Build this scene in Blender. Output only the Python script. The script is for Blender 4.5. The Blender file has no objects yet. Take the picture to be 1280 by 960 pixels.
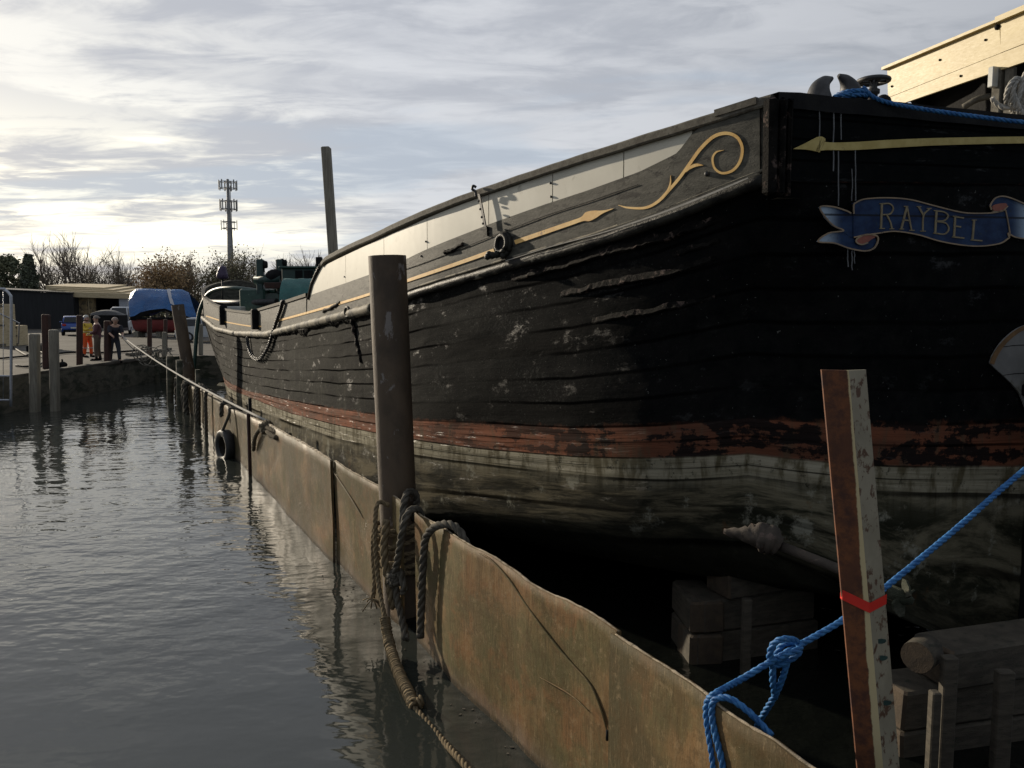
import bpy, bmesh, math, random
from mathutils import Vector, Matrix, noise as mnoise
random.seed(7)
D = bpy.data; S = bpy.context.scene; COL = S.collection
R = math.radians
# ------------------------------------------------------------------ camera
F = 1004.0; TILT = math.atan(95/1004.0); EYE = 3.1
cd = D.cameras.new('camera'); cam = D.objects.new('camera', cd); COL.objects.link(cam)
cd.sensor_width = 36; cd.lens = 36*F/1280; cd.clip_start = 0.05; cd.clip_end = 3000
cam.location = (0, 0, EYE); cam.rotation_euler = (R(90)-TILT, 0, 0)
S.camera = cam
# ------------------------------------------------------------------ light
SUN_AZ = R(-48)      # from the view direction (+Y), negative = to the left
SUN_EL = R(15)
SV = Vector((math.sin(SUN_AZ)*math.cos(SUN_EL), math.cos(SUN_AZ)*math.cos(SUN_EL), math.sin(SUN_EL)))
sl = D.lights.new('sun', 'SUN'); sl.energy = 5.0; sl.angle = R(0.9); sl.color = (1, .87, .68)
so = D.objects.new('sun', sl); COL.objects.link(so)
so.rotation_euler = SV.to_track_quat('Z', 'Y').to_euler()
S.view_settings.view_transform = 'Standard'; S.view_settings.look = 'None'
S.view_settings.exposure = 0; S.view_settings.gamma = 1

class NT:
    """tiny node-tree helper"""
    def __init__(s, tree): s.t = tree; s.n = tree.nodes; s.l = tree.links
    def add(s, typ, **kw):
        n = s.n.new(typ)
        for k, v in kw.items(): setattr(n, k, v)
        return n
    def put(s, sock, v):
        if hasattr(v, 'is_linked'): s.l.new(v, sock)
        elif v is not None:
            if isinstance(v, (tuple, list)) and len(v) == 3 and sock.type == 'RGBA': v = (*v, 1)
            sock.default_value = v
    def math(s, op, a, b=None, c=None, clamp=False):
        n = s.add('ShaderNodeMath', operation=op, use_clamp=clamp)
        s.put(n.inputs[0], a)
        if b is not None: s.put(n.inputs[1], b)
        if c is not None: s.put(n.inputs[2], c)
        return n.outputs[0]
    def vmath(s, op, a, b=None):
        n = s.add('ShaderNodeVectorMath', operation=op); s.put(n.inputs[0], a)
        if b is not None: s.put(n.inputs[1], b)
        return n.outputs['Value'] if op in ('DOT_PRODUCT', 'LENGTH') else n.outputs[0]
    def noise(s, vec, scale=1, detail=4, rough=.55, dist=0, out=0):
        n = s.add('ShaderNodeTexNoise'); s.put(n.inputs['Vector'], vec)
        n.inputs['Scale'].default_value = scale; n.inputs['Detail'].default_value = detail
        n.inputs['Roughness'].default_value = rough; n.inputs['Distortion'].default_value = dist
        return n.outputs[out]
    def voro(s, vec, scale, feature='F1'):
        n = s.add('ShaderNodeTexVoronoi', feature=feature); s.put(n.inputs['Vector'], vec)
        n.inputs['Scale'].default_value = scale
        return n.outputs[0]
    def mapr(s, v, a, b, c=0, d=1, smooth=True):
        n = s.add('ShaderNodeMapRange'); n.interpolation_type = 'SMOOTHSTEP' if smooth else 'LINEAR'
        s.put(n.inputs[0], v)
        for i, x in enumerate((a, b, c, d)): s.put(n.inputs[i+1], x)
        return n.outputs[0]
    def mix(s, f, a, b, blend='MIX'):
        n = s.add('ShaderNodeMix', data_type='RGBA', blend_type=blend)
        s.put(n.inputs[0], f); s.put(n.inputs[6], a); s.put(n.inputs[7], b)
        return n.outputs[2]
    def scale(s, vec, sc, loc=(0,0,0), rot=(0,0,0)):
        n = s.add('ShaderNodeMapping'); s.put(n.inputs[0], vec)
        n.inputs['Scale'].default_value = sc; n.inputs['Location'].default_value = loc
        n.inputs['Rotation'].default_value = rot
        return n.outputs[0]
    def ramp(s, f, stops, interp='LINEAR'):
        n = s.add('ShaderNodeValToRGB'); cr = n.color_ramp; cr.interpolation = interp
        while len(cr.elements) < len(stops): cr.elements.new(0.5)
        for e, (p, c) in zip(cr.elements, stops):
            e.position = p; e.color = (*c, 1) if len(c) == 3 else c
        s.put(n.inputs[0], f)
        return n.outputs[0]
    def sep(s, v):
        n = s.add('ShaderNodeSeparateXYZ'); s.put(n.inputs[0], v); return n.outputs
    def comb(s, x, y, z):
        n = s.add('ShaderNodeCombineXYZ')
        for i, v in enumerate((x, y, z)): s.put(n.inputs[i], v)
        return n.outputs[0]
    def bump(s, h, strength=.5, dist=.02, normal=None):
        n = s.add('ShaderNodeBump'); n.inputs['Strength'].default_value = strength
        n.inputs['Distance'].default_value = dist; s.put(n.inputs['Height'], h)
        if normal is not None: s.put(n.inputs['Normal'], normal)
        return n.outputs[0]

# ------------------------------------------------------------------ world: Nishita sky behind broken cloud
W = D.worlds.new('World'); S.world = W; W.use_nodes = True
w = NT(W.node_tree)
for n in list(w.n): w.n.remove(n)
tc = w.add('ShaderNodeTexCoord').outputs['Generated']
sky = w.add('ShaderNodeTexSky'); sky.sky_type = 'NISHITA'; sky.sun_disc = False
sky.sun_elevation = SUN_EL; sky.sun_rotation = SUN_AZ; sky.air_density = 1.0; sky.dust_density = 1.5
dx, dy, dz = w.sep(tc)
den = w.math('ADD', w.math('MAXIMUM', dz, 0), .10)
pv = w.comb(w.math('DIVIDE', dx, den), w.math('DIVIDE', dy, den), 0)
pv2 = w.scale(pv, (0.62, 1.15, 1), rot=(0, 0, R(10)))
big = w.noise(pv2, .42, 3, .5, .3)
med = w.noise(pv2, 1.15, 7, .58, .5)
fine = w.noise(w.scale(pv, (1, 1.9, 1), loc=(3, 1, 0), rot=(0, 0, R(-14))), 2.3, 8, .6, .8)
n1 = w.math('ADD', w.math('MULTIPLY', big, .34), w.math('ADD', w.math('MULTIPLY', med, .40), w.math('MULTIPLY', fine, .26)))
glow = w.vmath('DOT_PRODUCT', tc, Vector((math.sin(R(-37))*math.cos(R(7)), math.cos(R(-37))*math.cos(R(7)), math.sin(R(7)))))
g = w.math('MULTIPLY', w.mapr(glow, .87, .99), w.mapr(dz, .24, .10, .15, 1))
g2 = w.mapr(glow, .0, .95)
lit = w.mapr(n1, .45, .55)
greyc = w.mix(g2, (.22, .245, .28), (.47, .49, .54))
greyc = w.mix(g, greyc, (.50, .52, .56))
brightc = w.mix(g2, (.34, .36, .40), (.66, .675, .71))
brightc = w.mix(g, brightc, (2.1, 1.95, 1.48))
lowf = w.mapr(dz, .035, .085)
lit = w.math('MULTIPLY', lit, w.math('ADD', .25, w.math('MULTIPLY', lowf, .75)))
streak = w.mapr(w.noise(w.comb(w.math('MULTIPLY', dx, 3.2), w.math('MULTIPLY', dy, 1.2), w.math('MULTIPLY', dz, 24)), 1.0, 6, .6, .5), .44, .58)
lit = w.math('MULTIPLY', lit, w.mix(w.mapr(dz, .34, .20), (1, 1, 1), w.comb(w.math('ADD', .12, w.math('MULTIPLY', streak, .88)), 0, 0)) if False else w.math('SUBTRACT', 1.0, w.math('MULTIPLY', w.mapr(dz, .36, .22), w.math('MULTIPLY', w.math('SUBTRACT', 1.0, streak), .48))))
cloud = w.mix(lit, greyc, brightc)
gap = w.mapr(w.noise(w.scale(pv, (.45, 1.2, 1), loc=(7.3, 2.2, 0)), .8, 5, .5, .4), .53, .62)
gap = w.math('MULTIPLY', gap, w.mapr(dz, .02, .08))
gap = w.math('MULTIPLY', gap, w.mapr(dz, .45, .22))
skyc = w.mix(1.0, sky.outputs[0], (.10, .10, .10), 'MULTIPLY')
# blue gaps: Nishita light plus thin veil of cloud
veil = w.mix(.35, skyc, (.42, .50, .62))
bg1 = w.add('ShaderNodeBackground'); w.put(bg1.inputs[0], w.mix(w.math('MULTIPLY', gap, .42), cloud, (.42, .51, .62))); bg1.inputs[1].default_value = 1.14
bg2 = w.add('ShaderNodeBackground'); w.put(bg2.inputs[0], sky.outputs[0]); bg2.inputs[1].default_value = .06
mx = w.add('ShaderNodeMixShader'); mx.inputs[0].default_value = .12
w.l.new(bg1.outputs[0], mx.inputs[1]); w.l.new(bg2.outputs[0], mx.inputs[2])
wo = w.add('ShaderNodeOutputWorld'); w.l.new(mx.outputs[0], wo.inputs[0])

# ------------------------------------------------------------------ geometry helpers
CT, ST = math.cos(TILT), math.sin(TILT)
def ray(px, py):
    a = (px-640)/F; u = (480-py)/F
    return Vector((a, CT+ST*u, -ST+CT*u))
def at(px, py, Y):
    r = ray(px, py); return Vector((0, 0, EYE)) + r*(Y/r.y)
def atz(px, py, z):
    r = ray(px, py); return Vector((0, 0, EYE)) + r*((z-EYE)/r.z)
def interp(x, pts):
    if x <= pts[0][0]: return pts[0][1]
    for (a, b), (c, d) in zip(pts, pts[1:]):
        if x <= c: return b+(d-b)*(x-a)/(c-a) if c > a else d
    return pts[-1][1]
def catmull(pts, n=8, closed=False):
    P = [Vector(p) for p in pts]
    if len(P) < 3: return P
    out = []; m = len(P)
    rng = range(m) if closed else range(m-1)
    for i in rng:
        p0 = P[(i-1) % m] if closed or i > 0 else P[0]*2-P[1]
        p1 = P[i]; p2 = P[(i+1) % m]
        p3 = P[(i+2) % m] if closed or i+2 < m else P[-1]*2-P[-2]
        for k in range(n):
            t = k/n
            out.append(.5*((2*p1)+(p2-p0)*t+(2*p0-5*p1+4*p2-p3)*t*t+(3*p1-p0-3*p2+p3)*t**3))
    if not closed: out.append(P[-1])
    return out

class Plan:
    """a vertical surface over a plan curve, measured by arc length"""
    def __init__(s, pts, n=10):
        s.p = [Vector((p[0], p[1])) for p in catmull([Vector((x, y, 0)) for x, y in pts], n)]
        s.s = [0]
        for a, b in zip(s.p, s.p[1:]): s.s.append(s.s[-1]+(b-a).length)
        s.L = s.s[-1]
    def pos(s, q):
        import bisect
        q0 = min(max(q, 0), s.L)
        i = max(0, min(bisect.bisect_right(s.s, q0)-1, len(s.p)-2))
        t = (q-s.s[i])/max(s.s[i+1]-s.s[i], 1e-9) if (q < 0 or q > s.L) else (q0-s.s[i])/max(s.s[i+1]-s.s[i], 1e-9)
        return s.p[i].lerp(s.p[i+1], t) if 0 <= t <= 1 else s.p[i]+(s.p[i+1]-s.p[i])*t
    def nrm(s, q):
        d = (s.pos(min(q+.15, s.L))-s.pos(max(q-.15, 0)))
        d.normalize(); return Vector((-d.y, d.x)) if True else d
    def hit(s, px, py):
        r = ray(px, py); k = r.x/r.y
        best = None
        for i, (a, b) in enumerate(zip(s.p, s.p[1:])):
            fa = a.x-k*a.y; fb = b.x-k*b.y
            if fa*fb <= 0 and abs(fa-fb) > 1e-12:
                t = fa/(fa-fb); q = s.s[i]+t*(s.s[i+1]-s.s[i]); P = a.lerp(b, t)
                if best is None or P.y < best[1].y: best = (q, P)
        if s.p[0].y < 7 and px > 880 and (best is None or best[1].y > 8): best = (0.0, s.p[0])
        if best is None:
            i = min(range(len(s.p)), key=lambda j: abs(s.p[j].x-k*s.p[j].y)); best = (s.s[i], s.p[i])
        q, P = best
        return q, EYE+r.z/r.y*P.y

class MB:
    def __init__(s): s.v = []; s.f = []; s.m = []; s.sm = []; s.uv = {}
    def quadgrid(s, rows, mat=0, smooth=True, uv=None, flip=False, closed=False):
        """rows: list of equal-length lists of points"""
        b = len(s.v); nr = len(rows); nc = len(rows[0])
        for i, r in enumerate(rows):
            for j, p in enumerate(r):
                if uv: s.uv[len(s.v)] = uv[i][j]
                s.v.append(tuple(p))
        for i in range(nr-1):
            for j in range(nc if closed else nc-1):
                j2 = (j+1) % nc
                q = [b+i*nc+j, b+i*nc+j2, b+(i+1)*nc+j2, b+(i+1)*nc+j]
                if flip: q.reverse()
                s.f.append(q); s.m.append(mat); s.sm.append(smooth)
        return b
    def face(s, pts, mat=0, smooth=False, uv=None):
        b = len(s.v)
        for i, p in enumerate(pts):
            if uv: s.uv[len(s.v)] = uv[i]
            s.v.append(tuple(p))
        s.f.append(list(range(b, b+len(pts)))); s.m.append(mat); s.sm.append(smooth)
    def box(s, c, size, rot=None, mat=0, taper=1.0, bev=0.0):
        c = Vector(c); hx, hy, hz = [q/2 for q in size]
        M = rot.to_matrix() if hasattr(rot, 'to_matrix') else (Matrix.Rotation(rot, 3, 'Z') if isinstance(rot, (int, float)) else (rot or Matrix.Identity(3)))
        b = len(s.v)
        if bev <= 0:
            for z in (-1, 1):
                k = taper if z > 0 else 1
                for x, y in ((-1, -1), (1, -1), (1, 1), (-1, 1)):
                    s.v.append(tuple(c+M @ Vector((x*hx*k, y*hy*k, z*hz))))
            for q in ((3, 2, 1, 0), (4, 5, 6, 7), (0, 1, 5, 4), (1, 2, 6, 5), (2, 3, 7, 6), (3, 0, 4, 7)):
                s.f.append([b+i for i in q]); s.m.append(mat); s.sm.append(False)
        else:
            rings = []
            def ring(z, k, e):
                X, Y = hx*k-e, hy*k-e
                pts = [(-X+bev, -Y), (X-bev, -Y), (X, -Y+bev), (X, Y-bev), (X-bev, Y), (-X+bev, Y), (-X, Y-bev), (-X, -Y+bev)]
                return [c+M @ Vector((x, y, z)) for x, y in pts]
            rs = [ring(-hz, 1, bev), ring(-hz+bev, 1, 0), ring(hz-bev, taper, 0), ring(hz, taper, bev)]
            s.quadgrid(rs, mat, False, closed=True)
            s.f.append(list(reversed(range(b, b+8)))); s.m.append(mat); s.sm.append(False)
            s.f.append(list(range(b+24, b+32))); s.m.append(mat); s.sm.append(False)
    def tube(s, pts, rad, sides=8, mat=0, caps=True, smooth=True, ref=None, squash=1.0, rough=0.0):
        P = [Vector(p) for p in pts]; n = len(P)
        if n < 2: return
        rr = rad if isinstance(rad, (list, tuple)) else [rad]*n
        T = [(P[min(i+1, n-1)]-P[max(i-1, 0)]).normalized() for i in range(n)]
        up = Vector(ref) if ref else (Vector((0, 0, 1)) if abs(T[0].z) < .9 else Vector((1, 0, 0)))
        a = T[0].cross(up).normalized(); L = 0; b0 = len(s.v)
        for i in range(n):
            a = (a-T[i]*a.dot(T[i]));
            if a.length < 1e-6: a = T[i].orthogonal()
            a.normalize(); bb = T[i].cross(a)
            if i: L += (P[i]-P[i-1]).length
            for k in range(sides):
                an = 2*math.pi*k/sides
                q = rr[i]*(1+(random.uniform(-rough, rough) if rough else 0))
                s.uv[len(s.v)] = (k/sides, L)
                s.v.append(tuple(P[i]+a*math.cos(an)*q+bb*math.sin(an)*q*squash))
        for i in range(n-1):
            for k in range(sides):
                k2 = (k+1) % sides
                s.f.append([b0+i*sides+k, b0+i*sides+k2, b0+(i+1)*sides+k2, b0+(i+1)*sides+k]); s.m.append(mat); s.sm.append(smooth)
        if caps:
            s.f.append([b0+k for k in reversed(range(sides))]); s.m.append(mat); s.sm.append(False)
            s.f.append([b0+(n-1)*sides+k for k in range(sides)]); s.m.append(mat); s.sm.append(False)
    def rope(s, pts, r, pitch=None, strands=3, mat=0, sides=6):
        """laid rope: real strands twisted round the path"""
        P = [Vector(p) for p in pts]; pitch = pitch or r*7
        # resample
        seg = [0]
        for a, b in zip(P, P[1:]): seg.append(seg[-1]+(b-a).length)
        L = seg[-1]; n = max(4, int(L/(pitch/7.0)))
        Q = []; j = 0
        for i in range(n+1):
            t = L*i/n
            while j < len(P)-2 and seg[j+1] < t: j += 1
            Q.append(P[j].lerp(P[j+1], (t-seg[j])/max(seg[j+1]-seg[j], 1e-9)))
        T = [(Q[min(i+1, n)]-Q[max(i-1, 0)]).normalized() for i in range(n+1)]
        a = T[0].orthogonal().normalized(); A = []
        for i in range(n+1):
            a = (a-T[i]*a.dot(T[i])).normalized(); A.append((a.copy(), T[i].cross(a)))
        for k in range(strands):
            ph = 2*math.pi*k/strands
            s.tube([Q[i]+(A[i][0]*math.cos(ph+2*math.pi*L*i/n/pitch)+A[i][1]*math.sin(ph+2*math.pi*L*i/n/pitch))*r*.5 for i in range(n+1)], r*.56, sides, mat)
    def prism(s, poly, z0, z1, mat=0):
        b = len(s.v); n = len(poly)
        for z in (z0, z1):
            for x, y in poly: s.v.append((x, y, z))
        for i in range(n):
            s.f.append([b+i, b+(i+1) % n, b+n+(i+1) % n, b+n+i]); s.m.append(mat); s.sm.append(False)
        s.f.append([b+i for i in reversed(range(n))]); s.m.append(mat); s.sm.append(False)
        s.f.append([b+n+i for i in range(n)]); s.m.append(mat); s.sm.append(False)
    def slab(s, pts, off, mat=0, uv=None):
        """flat outline pts (3-D) thickened by vector off"""
        b = len(s.v); n = len(pts); off = Vector(off)
        for k in (0, 1):
            for i, p in enumerate(pts):
                if uv: s.uv[len(s.v)] = uv[i]
                s.v.append(tuple(Vector(p)+off*k))
        s.f.append([b+i for i in reversed(range(n))]); s.f.append([b+n+i for i in range(n)]); s.m += [mat]*2; s.sm += [False]*2
        for i in range(n):
            s.f.append([b+i, b+(i+1) % n, b+n+(i+1) % n, b+n+i]); s.m.append(mat); s.sm.append(False)
    def sphere(s, c, r, mat=0, seg=12, rings=8, sc=(1, 1, 1)):
        rows = []
        for i in range(rings+1):
            th = math.pi*i/rings
            rows.append([Vector(c)+Vector((math.sin(th)*math.cos(2*math.pi*k/seg)*r*sc[0], math.sin(th)*math.sin(2*math.pi*k/seg)*r*sc[1], -math.cos(th)*r*sc[2])) for k in range(seg)])
        s.quadgrid(rows, mat, True, closed=True)

def obj(name, mb, mats, parent=None, base=None, loc_parent=None):
    """one mesh object; verts are given in world coordinates"""
    me = D.meshes.new(name)
    if parent is not None:
        off = world_base(parent); loc = Vector((0, 0, 0))
    elif base is not None: off = Vector(base); loc = off
    else: off = Vector((0, 0, 0)); loc = off
    me.from_pydata([(x-off.x, y-off.y, z-off.z) for x, y, z in mb.v], [], mb.f)
    for m in (mats if isinstance(mats, (list, tuple)) else [mats]): me.materials.append(m)
    for p, m, sm in zip(me.polygons, mb.m, mb.sm): p.material_index = m; p.use_smooth = sm
    if mb.uv:
        ul = me.uv_layers.new(name='UVMap').data
        for lp in me.loops:
            ul[lp.index].uv = mb.uv.get(lp.vertex_index, (0, 0))
    me.validate(); me.update()
    o = D.objects.new(name, me); COL.objects.link(o)
    if parent is not None: o.parent = parent
    else: o.location = loc
    return o
def world_base(o):
    v = Vector(o.location)
    while o.parent is not None: o = o.parent; v += Vector(o.location)
    return v
def tag(o, label=None, cat=None, group=None, kind=None):
    if label: o['label'] = label
    if cat: o['category'] = cat
    if group: o['group'] = group
    if kind: o['kind'] = kind
    return o
def thing(name, label, cat, loc, group=None):
    o = D.objects.new(name, None); COL.objects.link(o); o.location = loc; o.empty_display_size = .2
    return tag(o, label, cat, group)
def ring_pts(c, r, n=16, normal=(0, 0, 1), r2=None):
    nn = Vector(normal).normalized(); a = nn.orthogonal().normalized(); b = nn.cross(a)
    return [Vector(c)+a*math.cos(2*math.pi*i/n)*r+b*math.sin(2*math.pi*i/n)*(r2 or r) for i in range(n+1)]

# ------------------------------------------------------------------ materials
MATS = {}
def newmat(name):
    m = D.materials.new(name); m.use_nodes = True; t = NT(m.node_tree)
    b = t.n.get('Principled BSDF'); MATS[name] = m
    return m, t, b
def pm(name, c1, c2, scale=4, rough=.7, metal=0, bump=.3, bdist=.01, stretch=(1, 1, 1), c3=None, t3=(.6, .68), s3=None, detail=6, lo=.35, hi=.65, rvar=.12, spec=None, fine=None, coat=0):
    m, t, b = newmat(name)
    co = t.add('ShaderNodeTexCoord').outputs['Object']; v = t.scale(co, stretch)
    n = t.noise(v, scale, detail, .6, .2)
    c = t.mix(t.mapr(n, lo, hi), c1, c2)
    if c3:
        n3 = t.noise(t.scale(v, (1, 1, 1), loc=(5.2, 1.7, 3.3)), s3 or scale*1.7, 7, .65, .3)
        c = t.mix(t.mapr(n3, t3[0], t3[1]), c, c3)
    t.put(b.inputs['Base Color'], c)
    nf = t.noise(v, fine or scale*8, 5, .7)
    t.put(b.inputs['Roughness'], t.math('ADD', rough-rvar, t.math('MULTIPLY', nf, rvar*2)))
    b.inputs['Metallic'].default_value = metal
    if spec is not None: b.inputs['Specular IOR Level'].default_value = spec
    if coat: b.inputs['Coat Weight'].default_value = coat
    if bump: t.put(b.inputs['Normal'], t.bump(t.math('ADD', t.math('MULTIPLY', n, .5), t.math('MULTIPLY', nf, .5)), bump, bdist))
    return m

# tarred, painted hull: UV = (metres along the hull, band number)
def hullmat(name, side):
    m, t, b = newmat(name)
    uvn = t.add('ShaderNodeUVMap').outputs[0]; u, v, _ = t.sep(uvn)
    co = t.add('ShaderNodeTexCoord').outputs['Object']
    cu = t.comb(u, t.math('MULTIPLY', v, .45), 0) if False else co
    st = t.comb(t.math('MULTIPLY', u, .35), t.math('MULTIPLY', v, 1.3), 0)     # long streaks fore and aft
    n_a = t.noise(st, 1.6, 8, .65, .3); n_b = t.noise(co, 6, 8, .7, .2); n_c = t.noise(co, 1.1, 5, .6)
    n_v = t.noise(t.comb(t.math('MULTIPLY', u, 5.0), t.math('MULTIPLY', v, .35), 0), 1.5, 6, .6, .2)   # runs down the side
    vv = t.math('ADD', v, t.math('MULTIPLY', t.math('SUBTRACT', n_b, .5), .10))
    # tar
    age = t.mapr(u, 2.5, 9, 0, 1) if side else None
    tar1 = t.mix(t.mapr(n_b, .35, .7), (.003, .0038, .0042), (.009, .0092, .009))
    if side:
        tar2 = t.mix(t.mapr(n_b, .3, .7), (.006, .0065, .0058), (.021, .021, .017))
        tar = t.mix(age, tar1, tar2)
        tar = t.mix(t.math('MULTIPLY', t.mapr(n_v, .55, .72), t.math('MULTIPLY', age, .35)), tar, (.08, .075, .06))
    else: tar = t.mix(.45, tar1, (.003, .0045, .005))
    if side:
        flake = t.mapr(t.noise(t.comb(t.math('MULTIPLY', u, .8), t.math('MULTIPLY', v, 2.2), 2), 1.4, 9, .68, .5), .52, .58)
        tar = t.mix(t.math('MULTIPLY', flake, .8), tar, (.007, .007, .007))
    # greyish bloom patches + white scuffs + tiny spots on the tar
    bloom = t.math('MULTIPLY', t.mapr(t.noise(st, 2.7, 9, .75, .1), .56, .72), t.mapr(n_c, .45, .62))
    tar = t.mix(t.math('MULTIPLY', bloom, .13 if side else .06), tar, (.11, .11, .10))
    if side:
        clus = t.mapr(t.noise(t.comb(t.math('MULTIPLY', u, .9), t.math('MULTIPLY', v, 2.0), 9), 1.0, 4, .6, .1), .52, .66)
        spk = t.mapr(t.noise(co, 26, 9, .78), .52, .60)
        tar = t.mix(t.math('MULTIPLY', t.math('MULTIPLY', clus, spk), t.mapr(u, -.2, 2.5, .03, .34)), tar, (.10, .10, .092))
        gr2 = t.mapr(t.noise(co, 70, 3, .6), .60, .68)
        tar = t.mix(t.math('MULTIPLY', gr2, t.mapr(u, 0, 3, .03, .30)), tar, (.12, .12, .11))
    spots = t.mapr(t.noise(co, 30, 3, .6), .70, .74)
    tar = t.mix(t.math('MULTIPLY', spots, .5 if side else .08), tar, (.24, .24, .22))
    if side:
        pid = t.math('FLOOR', t.math('MULTIPLY', v, 7.0)); tone = t.mapr(t.noise(t.comb(t.math('MULTIPLY', u, .12), t.math('MULTIPLY', pid, 3.7), 0), 1, 1, .5), .35, .65, .55, 1.25, False)
        tar = t.mix(1.0, tar, t.comb(tone, tone, tone), 'MULTIPLY')
    # red boot top, peeling down to black
    red = t.mix(t.mapr(n_a, .35, .65), (.195, .072, .038), (.10, .046, .028))
    if side:
        red = t.mix(t.mapr(u, 1.5, 7, .35, 0), red, (.06, .024, .017))
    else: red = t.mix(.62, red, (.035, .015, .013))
    redpeel = t.mapr(t.math('ADD', t.math('MULTIPLY', t.noise(t.comb(t.math('MULTIPLY', u, 1.1), t.math('MULTIPLY', v, 1.6), 0), 1.2, 5, .6, .3), .6), t.math('MULTIPLY', t.noise(co, 7, 9, .75), .4)), .49, .525)
    red = t.mix(t.math('MULTIPLY', t.mapr(n_v, .50, .66), .7), red, (.075, .055, .035))
    pf = t.mapr(u, .5, 7, .95, .15) if side else .97
    red = t.mix(t.math('MULTIPLY', redpeel, pf), red, (.009, .008, .008))
    white = t.mix(t.mapr(n_a, .3, .68), (.30, .275, .205), (.16, .145, .10))
    white = t.mix(t.mapr(n_v, .44, .64), white, (.085, .072, .042))
    white = t.mix(t.mapr(t.noise(co, 9, 8, .75), .56, .64), white, (.04, .038, .026))
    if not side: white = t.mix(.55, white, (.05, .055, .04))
    green = t.mix(t.mapr(t.noise(st, 3, 9, .7, .5), .42, .62), t.mix(t.mapr(u, -.6, 1.0), (.018, .019, .012), (.014, .013, .009)), t.mix(t.mapr(u, -.6, 1.0), (.14, .125, .085), (.105, .090, .058)))
    green = t.mix(t.mapr(t.noise(co, 3.2, 8, .7), .56, .66), green, (.20, .195, .155))
    green = t.mix(t.mapr(t.noise(co, 1.7, 5, .7), .62, .74), green, (.10, .045, .018))
    low = t.mix(n_b, (.010, .011, .008), (.05, .048, .035))
    def step(e, wdt): return t.mapr(vv, e-wdt, e+wdt)
    if side:
        wet_shade = t.math('MULTIPLY', t.mapr(u, 7, 2.5, 0, .22), t.mapr(u, -.6, .8)); green = t.mix(wet_shade, green, (.012, .013, .009)); white = t.mix(t.math('MULTIPLY', wet_shade, .75), white, (.035, .038, .028))  # shade of the stern quarter painted into the lower bands
    c = t.mix(step(1.15, .35), low, green)
    c = t.mix(step(2.0, .28), c, white)
    c = t.mix(step(3.0, .05), c, red)
    c = t.mix(step(4.0, .02), c, tar)
    # plank seams
    pl = t.math('FRACT', t.math('MULTIPLY', t.math('ADD', v, t.math('MULTIPLY', t.math('SUBTRACT', t.noise(t.comb(t.math('MULTIPLY', u, .7), 0, 0), 1, 3, .5), .5), .05)), t.math('ADD', 2.0, t.math('MULTIPLY', t.math('GREATER_THAN', v, 4.0), 5.0)) if side else 4.0))
    dist = t.math('ABSOLUTE', t.math('SUBTRACT', pl, .5))
    dist = t.math('ADD', dist, t.math('MULTIPLY', t.math('SUBTRACT', n_c, .5), .04))
    dist = t.math('ADD', dist, t.math('MULTIPLY', t.math('SUBTRACT', n_b, .5), .06))
    seam = t.mapr(dist, .40, .47)
    seamcov = t.mapr(t.noise(st, 1.1, 3, .5), .38, .55)
    seam = t.math('MULTIPLY', seam, t.math('ADD', .15, t.math('MULTIPLY', seamcov, .85)))
    c = t.mix(t.math('MULTIPLY', seam, .82), c, (.0025, .0025, .0025))
    t.put(b.inputs['Base Color'], c)
    gl = t.mapr(t.noise(t.comb(t.math('MULTIPLY', u, 1.0), t.math('MULTIPLY', v, 3.0), 4), 2.2, 8, .75, 0), .57, .66)
    rgh = t.math('ADD', .88, t.math('MULTIPLY', gl, -.42))
    rgh = t.math('MAXIMUM', rgh, seam)
    t.put(b.inputs['Roughness'], rgh)
    t.put(b.inputs['Specular IOR Level'], t.math('MULTIPLY', t.math('SUBTRACT', 1.0, seam), t.math('ADD', .04, t.math('MULTIPLY', gl, .16))))
    NP = 7.0 if side else 4.0
    wv = t.math('ADD', v, t.math('MULTIPLY', t.math('SUBTRACT', t.noise(t.comb(t.math('MULTIPLY', u, .7), 0, 0), 1, 3, .5), .5), .05))
    pf2 = t.math('FRACT', t.math('MULTIPLY', wv, NP))
    stepm = t.math('ADD', .25, t.math('MULTIPLY', t.mapr(t.noise(t.comb(t.math('MULTIPLY', u, .5), t.math('MULTIPLY', v, 3.0), 7), 1, 3, .5), .38, .60), .9))
    lap_ = t.math('MULTIPLY', t.math('SUBTRACT', 1.0, pf2), stepm)
    grain = t.noise(t.comb(t.math('MULTIPLY', u, .9), t.math('MULTIPLY', v, 16), 0), 1.4, 7, .66, 0)
    flk = t.mapr(t.noise(t.comb(t.math('MULTIPLY', u, 1.3), t.math('MULTIPLY', v, 4.0), 5), 1.7, 9, .72, .1), .46, .60)
    h = t.math('ADD', t.math('ADD', t.math('MULTIPLY', lap_, 1.0), t.math('MULTIPLY', grain, .26)), t.math('ADD', t.math('MULTIPLY', flk, .05), t.math('MULTIPLY', t.noise(co, 24, 6, .75), .13)))
    t.put(b.inputs['Normal'], t.bump(h, .7 if side else .4, .028))
    return m
M_side = hullmat('tarred_hull_planks', True)
M_tran = hullmat('tarred_transom_planks', False)

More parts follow.
